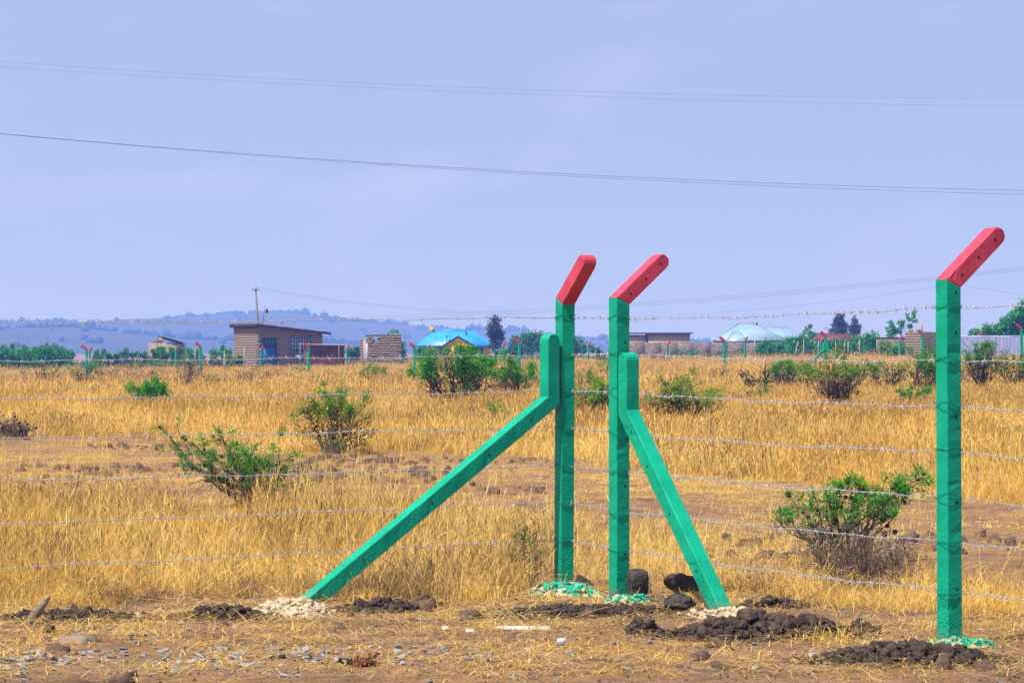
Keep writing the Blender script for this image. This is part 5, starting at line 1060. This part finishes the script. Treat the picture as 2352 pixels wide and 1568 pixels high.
for k, (lab, px, Y, cl, n, lm) in enumerate([
    ('low hedge bush at the left end, before the grey wall', 1775, 315, [(1745, 800, 12), (1765, 795, 16), (1790, 800, 16), (1815, 792, 17)], 2000, 'leafhedge'),
    ('tall hedge bush left of the far braced post', 1840, 310, [(1822, 790, 15), (1838, 780, 15), (1855, 790, 18), (1872, 795, 16)], 2000, 'leafhedge'),
    ('hedge bush between the stakes before the brown hut', 1920, 312, [(1900, 798, 14), (1922, 797, 15), (1945, 795, 15)], 1400, 'leafhedge'),
    ('dense hedge bush left of the low grey wall', 1995, 308, [(1972, 785, 18), (1995, 780, 19), (2015, 788, 17), (1985, 800, 18), (2008, 803, 15)], 2600, 'leafhedge'),
    ('scrubby bush on the low grey wall', 2052, 268, [(2035, 800, 16), (2055, 806, 16), (2075, 800, 14)], 1300, 'leafy'),
    ('dark thicket behind the post left of the gap, left part', 1215, 365, [(1185, 780, 14), (1205, 775, 18), (1228, 776, 20), (1250, 780, 16)], 2400, 'leafdark'),
    ('dark thicket behind the post left of the gap, right part', 1305, 370, [(1270, 785, 15), (1292, 780, 18), (1318, 786, 18), (1335, 795, 12)], 2000, 'leafdark'),
    ('dark green bush mass at the far left edge', 40, 350, [(-20, 805, 15), (5, 806, 13), (35, 805, 14), (60, 806, 13)], 1800, 'leafdark'),
    ('rounded dark bush right of the far left bush mass', 105, 345, [(80, 806, 12), (100, 800, 14), (125, 803, 14), (150, 808, 11)], 1700, 'leafdark'),
    ('low green bush strip at the left edge of the plain', 20, 300, [(-40, 812, 10), (-22, 810, 11), (-5, 812, 10), (12, 809, 12), (30, 812, 10), (46, 810, 11)], 2200, 'leafhedge'),
    ('low green bush strip right of the left edge strip', 85, 305, [(60, 812, 10), (76, 808, 12), (92, 806, 13), (110, 808, 12), (128, 808, 12), (146, 811, 10), (162, 814, 9)], 2600, 'leafhedge'),
    ('thin scrubby strip between the leftmost far post and the ruin', 262, 300, [(225, 818, 8), (245, 816, 9), (265, 818, 8), (288, 815, 9), (310, 817, 8), (330, 815, 9)], 1500, 'leafdark'),
    ('green growth at the foot of the stone house corner', 540, 258, [(525, 822, 9), (540, 826, 8), (556, 824, 8)], 700, 'leafy'),
    ('small round bush left of the far left ruin', 290, 350, [(278, 812, 8), (290, 808, 9), (303, 812, 8)], 600, 'leafdark'),
    ('green bush before the far left ruin', 372, 300, [(352, 812, 9), (372, 806, 12), (395, 808, 12), (415, 803, 10)], 1200, 'leafhedge'),
    ('green bush between the far left ruin and the stone house', 485, 320, [(440, 810, 12), (458, 814, 10), (490, 812, 12), (512, 803, 10), (524, 812, 9)], 1300, 'leafhedge'),
    ('small dark bush left behind the stone ruin', 812, 320, [(806, 808, 10), (818, 804, 11)], 600, 'leafdark'),
    ('round green tree top above the stone ruin', 908, 300, [(908, 763, 9), (904, 768, 9), (913, 770, 9)], 700, 'leafhedge'),
    ('thin green bush right of the stone ruin', 925, 320, [(922, 790, 8), (926, 806, 9)], 260, 'leafdark'),
    ('green bush left of the orange walls', 972, 330, [(962, 808, 10), (980, 803, 12), (995, 812, 10)], 900, 'leafhedge'),
    ('dark bush at the foot of the grey tree', 1150, 350, [(1140, 806, 8), (1160, 806, 9), (1172, 800, 8)], 500, 'leafdark'),
    ('small bush far behind the gap', 1350, 360, [(1342, 800, 9), (1362, 803, 10), (1378, 806, 8)], 600, 'leafdark'),
    ('little bush right of the leftmost far post', 232, 350, [(222, 812, 7), (238, 810, 8)], 420, 'leafdark')]):
    leaf_tree('bush', lab, 'bush', px, Y, 815, cl, n, .26, lm, 30 + k, .06, hg)

# low scrub beyond the fences, too far to tell bush from bush
def scrub_mesh(seed, m_):
    r = np.random.default_rng(seed); ns = 9; sub = unit(r.normal(size=(ns, 3))) * np.array([.8, .8, .35]) * r.random((ns, 1)) + np.array([0, 0, .45]); k = 260; P = sub[r.integers(ns, size=k)] + r.normal(0, .17, (k, 3)); P[:, 2] = np.abs(P[:, 2])
    V, Fq = rand_quads(P, unit(r.normal(size=(k, 3)) + np.array([0, 0, .3])), r.uniform(.10, .26, k), r.uniform(.04, .09, k), r); me = mesh_of('scrub', V, [Fq]); me.materials.append(m_); return me
x, y, r = sample_field(1500, 268, 560, 44, 10); k = r.random(len(x)) < sstep(.40, .55, fbm(x * .05, y * .03, 45)); x, y = x[k], y[k]; n = len(x); s_ = r.uniform(.5, 1.25, n)
M['scrubleaf'] = mat('olive scrub leaf', (0.075, 0.15, 0.03), .6, vscale=1.5, col2=(0.10, 0.085, 0.04), trans=.3)
scatter('scrub', 'low olive scrub covering the plain before the hills', 'scrub', np.stack([x, y, gz(x, y)], 1), np.stack([np.zeros(n), np.zeros(n), r.random(n) * 6.283], 1), np.stack([s_ * 1.3, s_ * 1.3, s_], 1), r.integers(0, 4, n), r.random(n), [scrub_mesh(950 + k, M['scrubleaf'] if k < 2 else M['leafdark']) for k in range(4)])

# ------------------------------------------------------------------ power lines
def cable(label, pts, Y0, Y1, rad, deg=2):
    P = np.array(pts, float); c = np.polyfit(P[:, 0], P[:, 1], min(deg, len(P) - 1)); xs = np.linspace(P[0, 0], P[-1, 0], 60); ys = np.polyval(c, xs); YY = np.linspace(Y0, Y1, 60)
    b = MB(); b.tube([tuple(at(x_, y_, q)) for x_, y_, q in zip(xs, ys, YY)], rad * .45, 4); return tag(b.build('power_line', M['cable']), label, 'power line', 'overhead power lines')
cable('uppermost thin power line across the sky', [(-200, 128), (0, 140), (600, 178), (1176, 208), (1764, 219), (2352, 225), (2500, 226)], 120, 120, .0075)
cable('thin power line just below the uppermost one', [(-200, 141), (0, 152), (600, 190), (1176, 216), (1764, 233), (2352, 244), (2500, 246)], 121, 121, .0065)
cable('thicker power line across the middle of the sky', [(-200, 290), (0, 305), (588, 354), (1176, 394), (1764, 421), (2352, 437), (2500, 440)], 100, 100, .014)
cable('power line hugging the underside of the thicker one', [(-200, 290), (0, 306), (588, 356), (1176, 398), (1764, 428), (2352, 446), (2500, 450)], 100.5, 100.5, .012)
cable('drooping line from the wooden pole, upper one', [(590, 661), (747, 684), (900, 702), (1012, 713), (1120, 717), (1200, 714)], 300, 300, .018)
cable('drooping line from the wooden pole, lower one', [(590, 665), (747, 688), (900, 706), (1012, 717), (1120, 721), (1200, 719)], 300, 300, .016)
for k, lab in enumerate(('top', 'middle', 'bottom')):
    d = k * 4.5; cable(f'{lab} line of the faint three rising to the right', [(-100, 728 + d), (400, 735 + d), (747, 730 + d), (1012, 720 + d), (1226, 708 + d), (1430, 698 + d), (1674, 678 + d), (1840, 666 + d), (2150, 636 + d), (2352, 612 + d), (2450, 600 + d)], 300, 190, .014, 3)
pole('far wooden pole standing behind the nearest right post', 2181, 648, 232, 2182)
cable('thin line falling left from the far pole', [(2181, 655), (2033, 676), (1874, 697), (1738, 712), (1560, 724), (1350, 730)], 232, 290, .014)
cable('thin line falling right from the far pole', [(2181, 653), (2220, 659), (2352, 678), (2470, 700)], 232, 225, .014)

# ------------------------------------------------------------------ haze
hb = MB(); hb.box((0, 2200, 25), (4500, 4700, 80)); hz = hb.build('haze', None); tag(hz, 'pale dry season haze over the plain', 'haze', kind='stuff')
hm = bpy.data.materials.new('haze'); hm.use_nodes = True; t = hm.node_tree; t.nodes.remove(t.nodes['Principled BSDF'])
pv = t.nodes.new('ShaderNodeVolumePrincipled'); pv.inputs['Color'].default_value = (0.16, 0.31, 1.0, 1); pv.inputs['Absorption Color'].default_value = (0.75, 0.62, 1, 1); pv.inputs['Density'].default_value = 0.00048; pv.inputs['Anisotropy'].default_value = 0.0
t.links.new(pv.outputs[0], t.nodes['Material Output'].inputs['Volume']); hz.data.materials.append(hm)
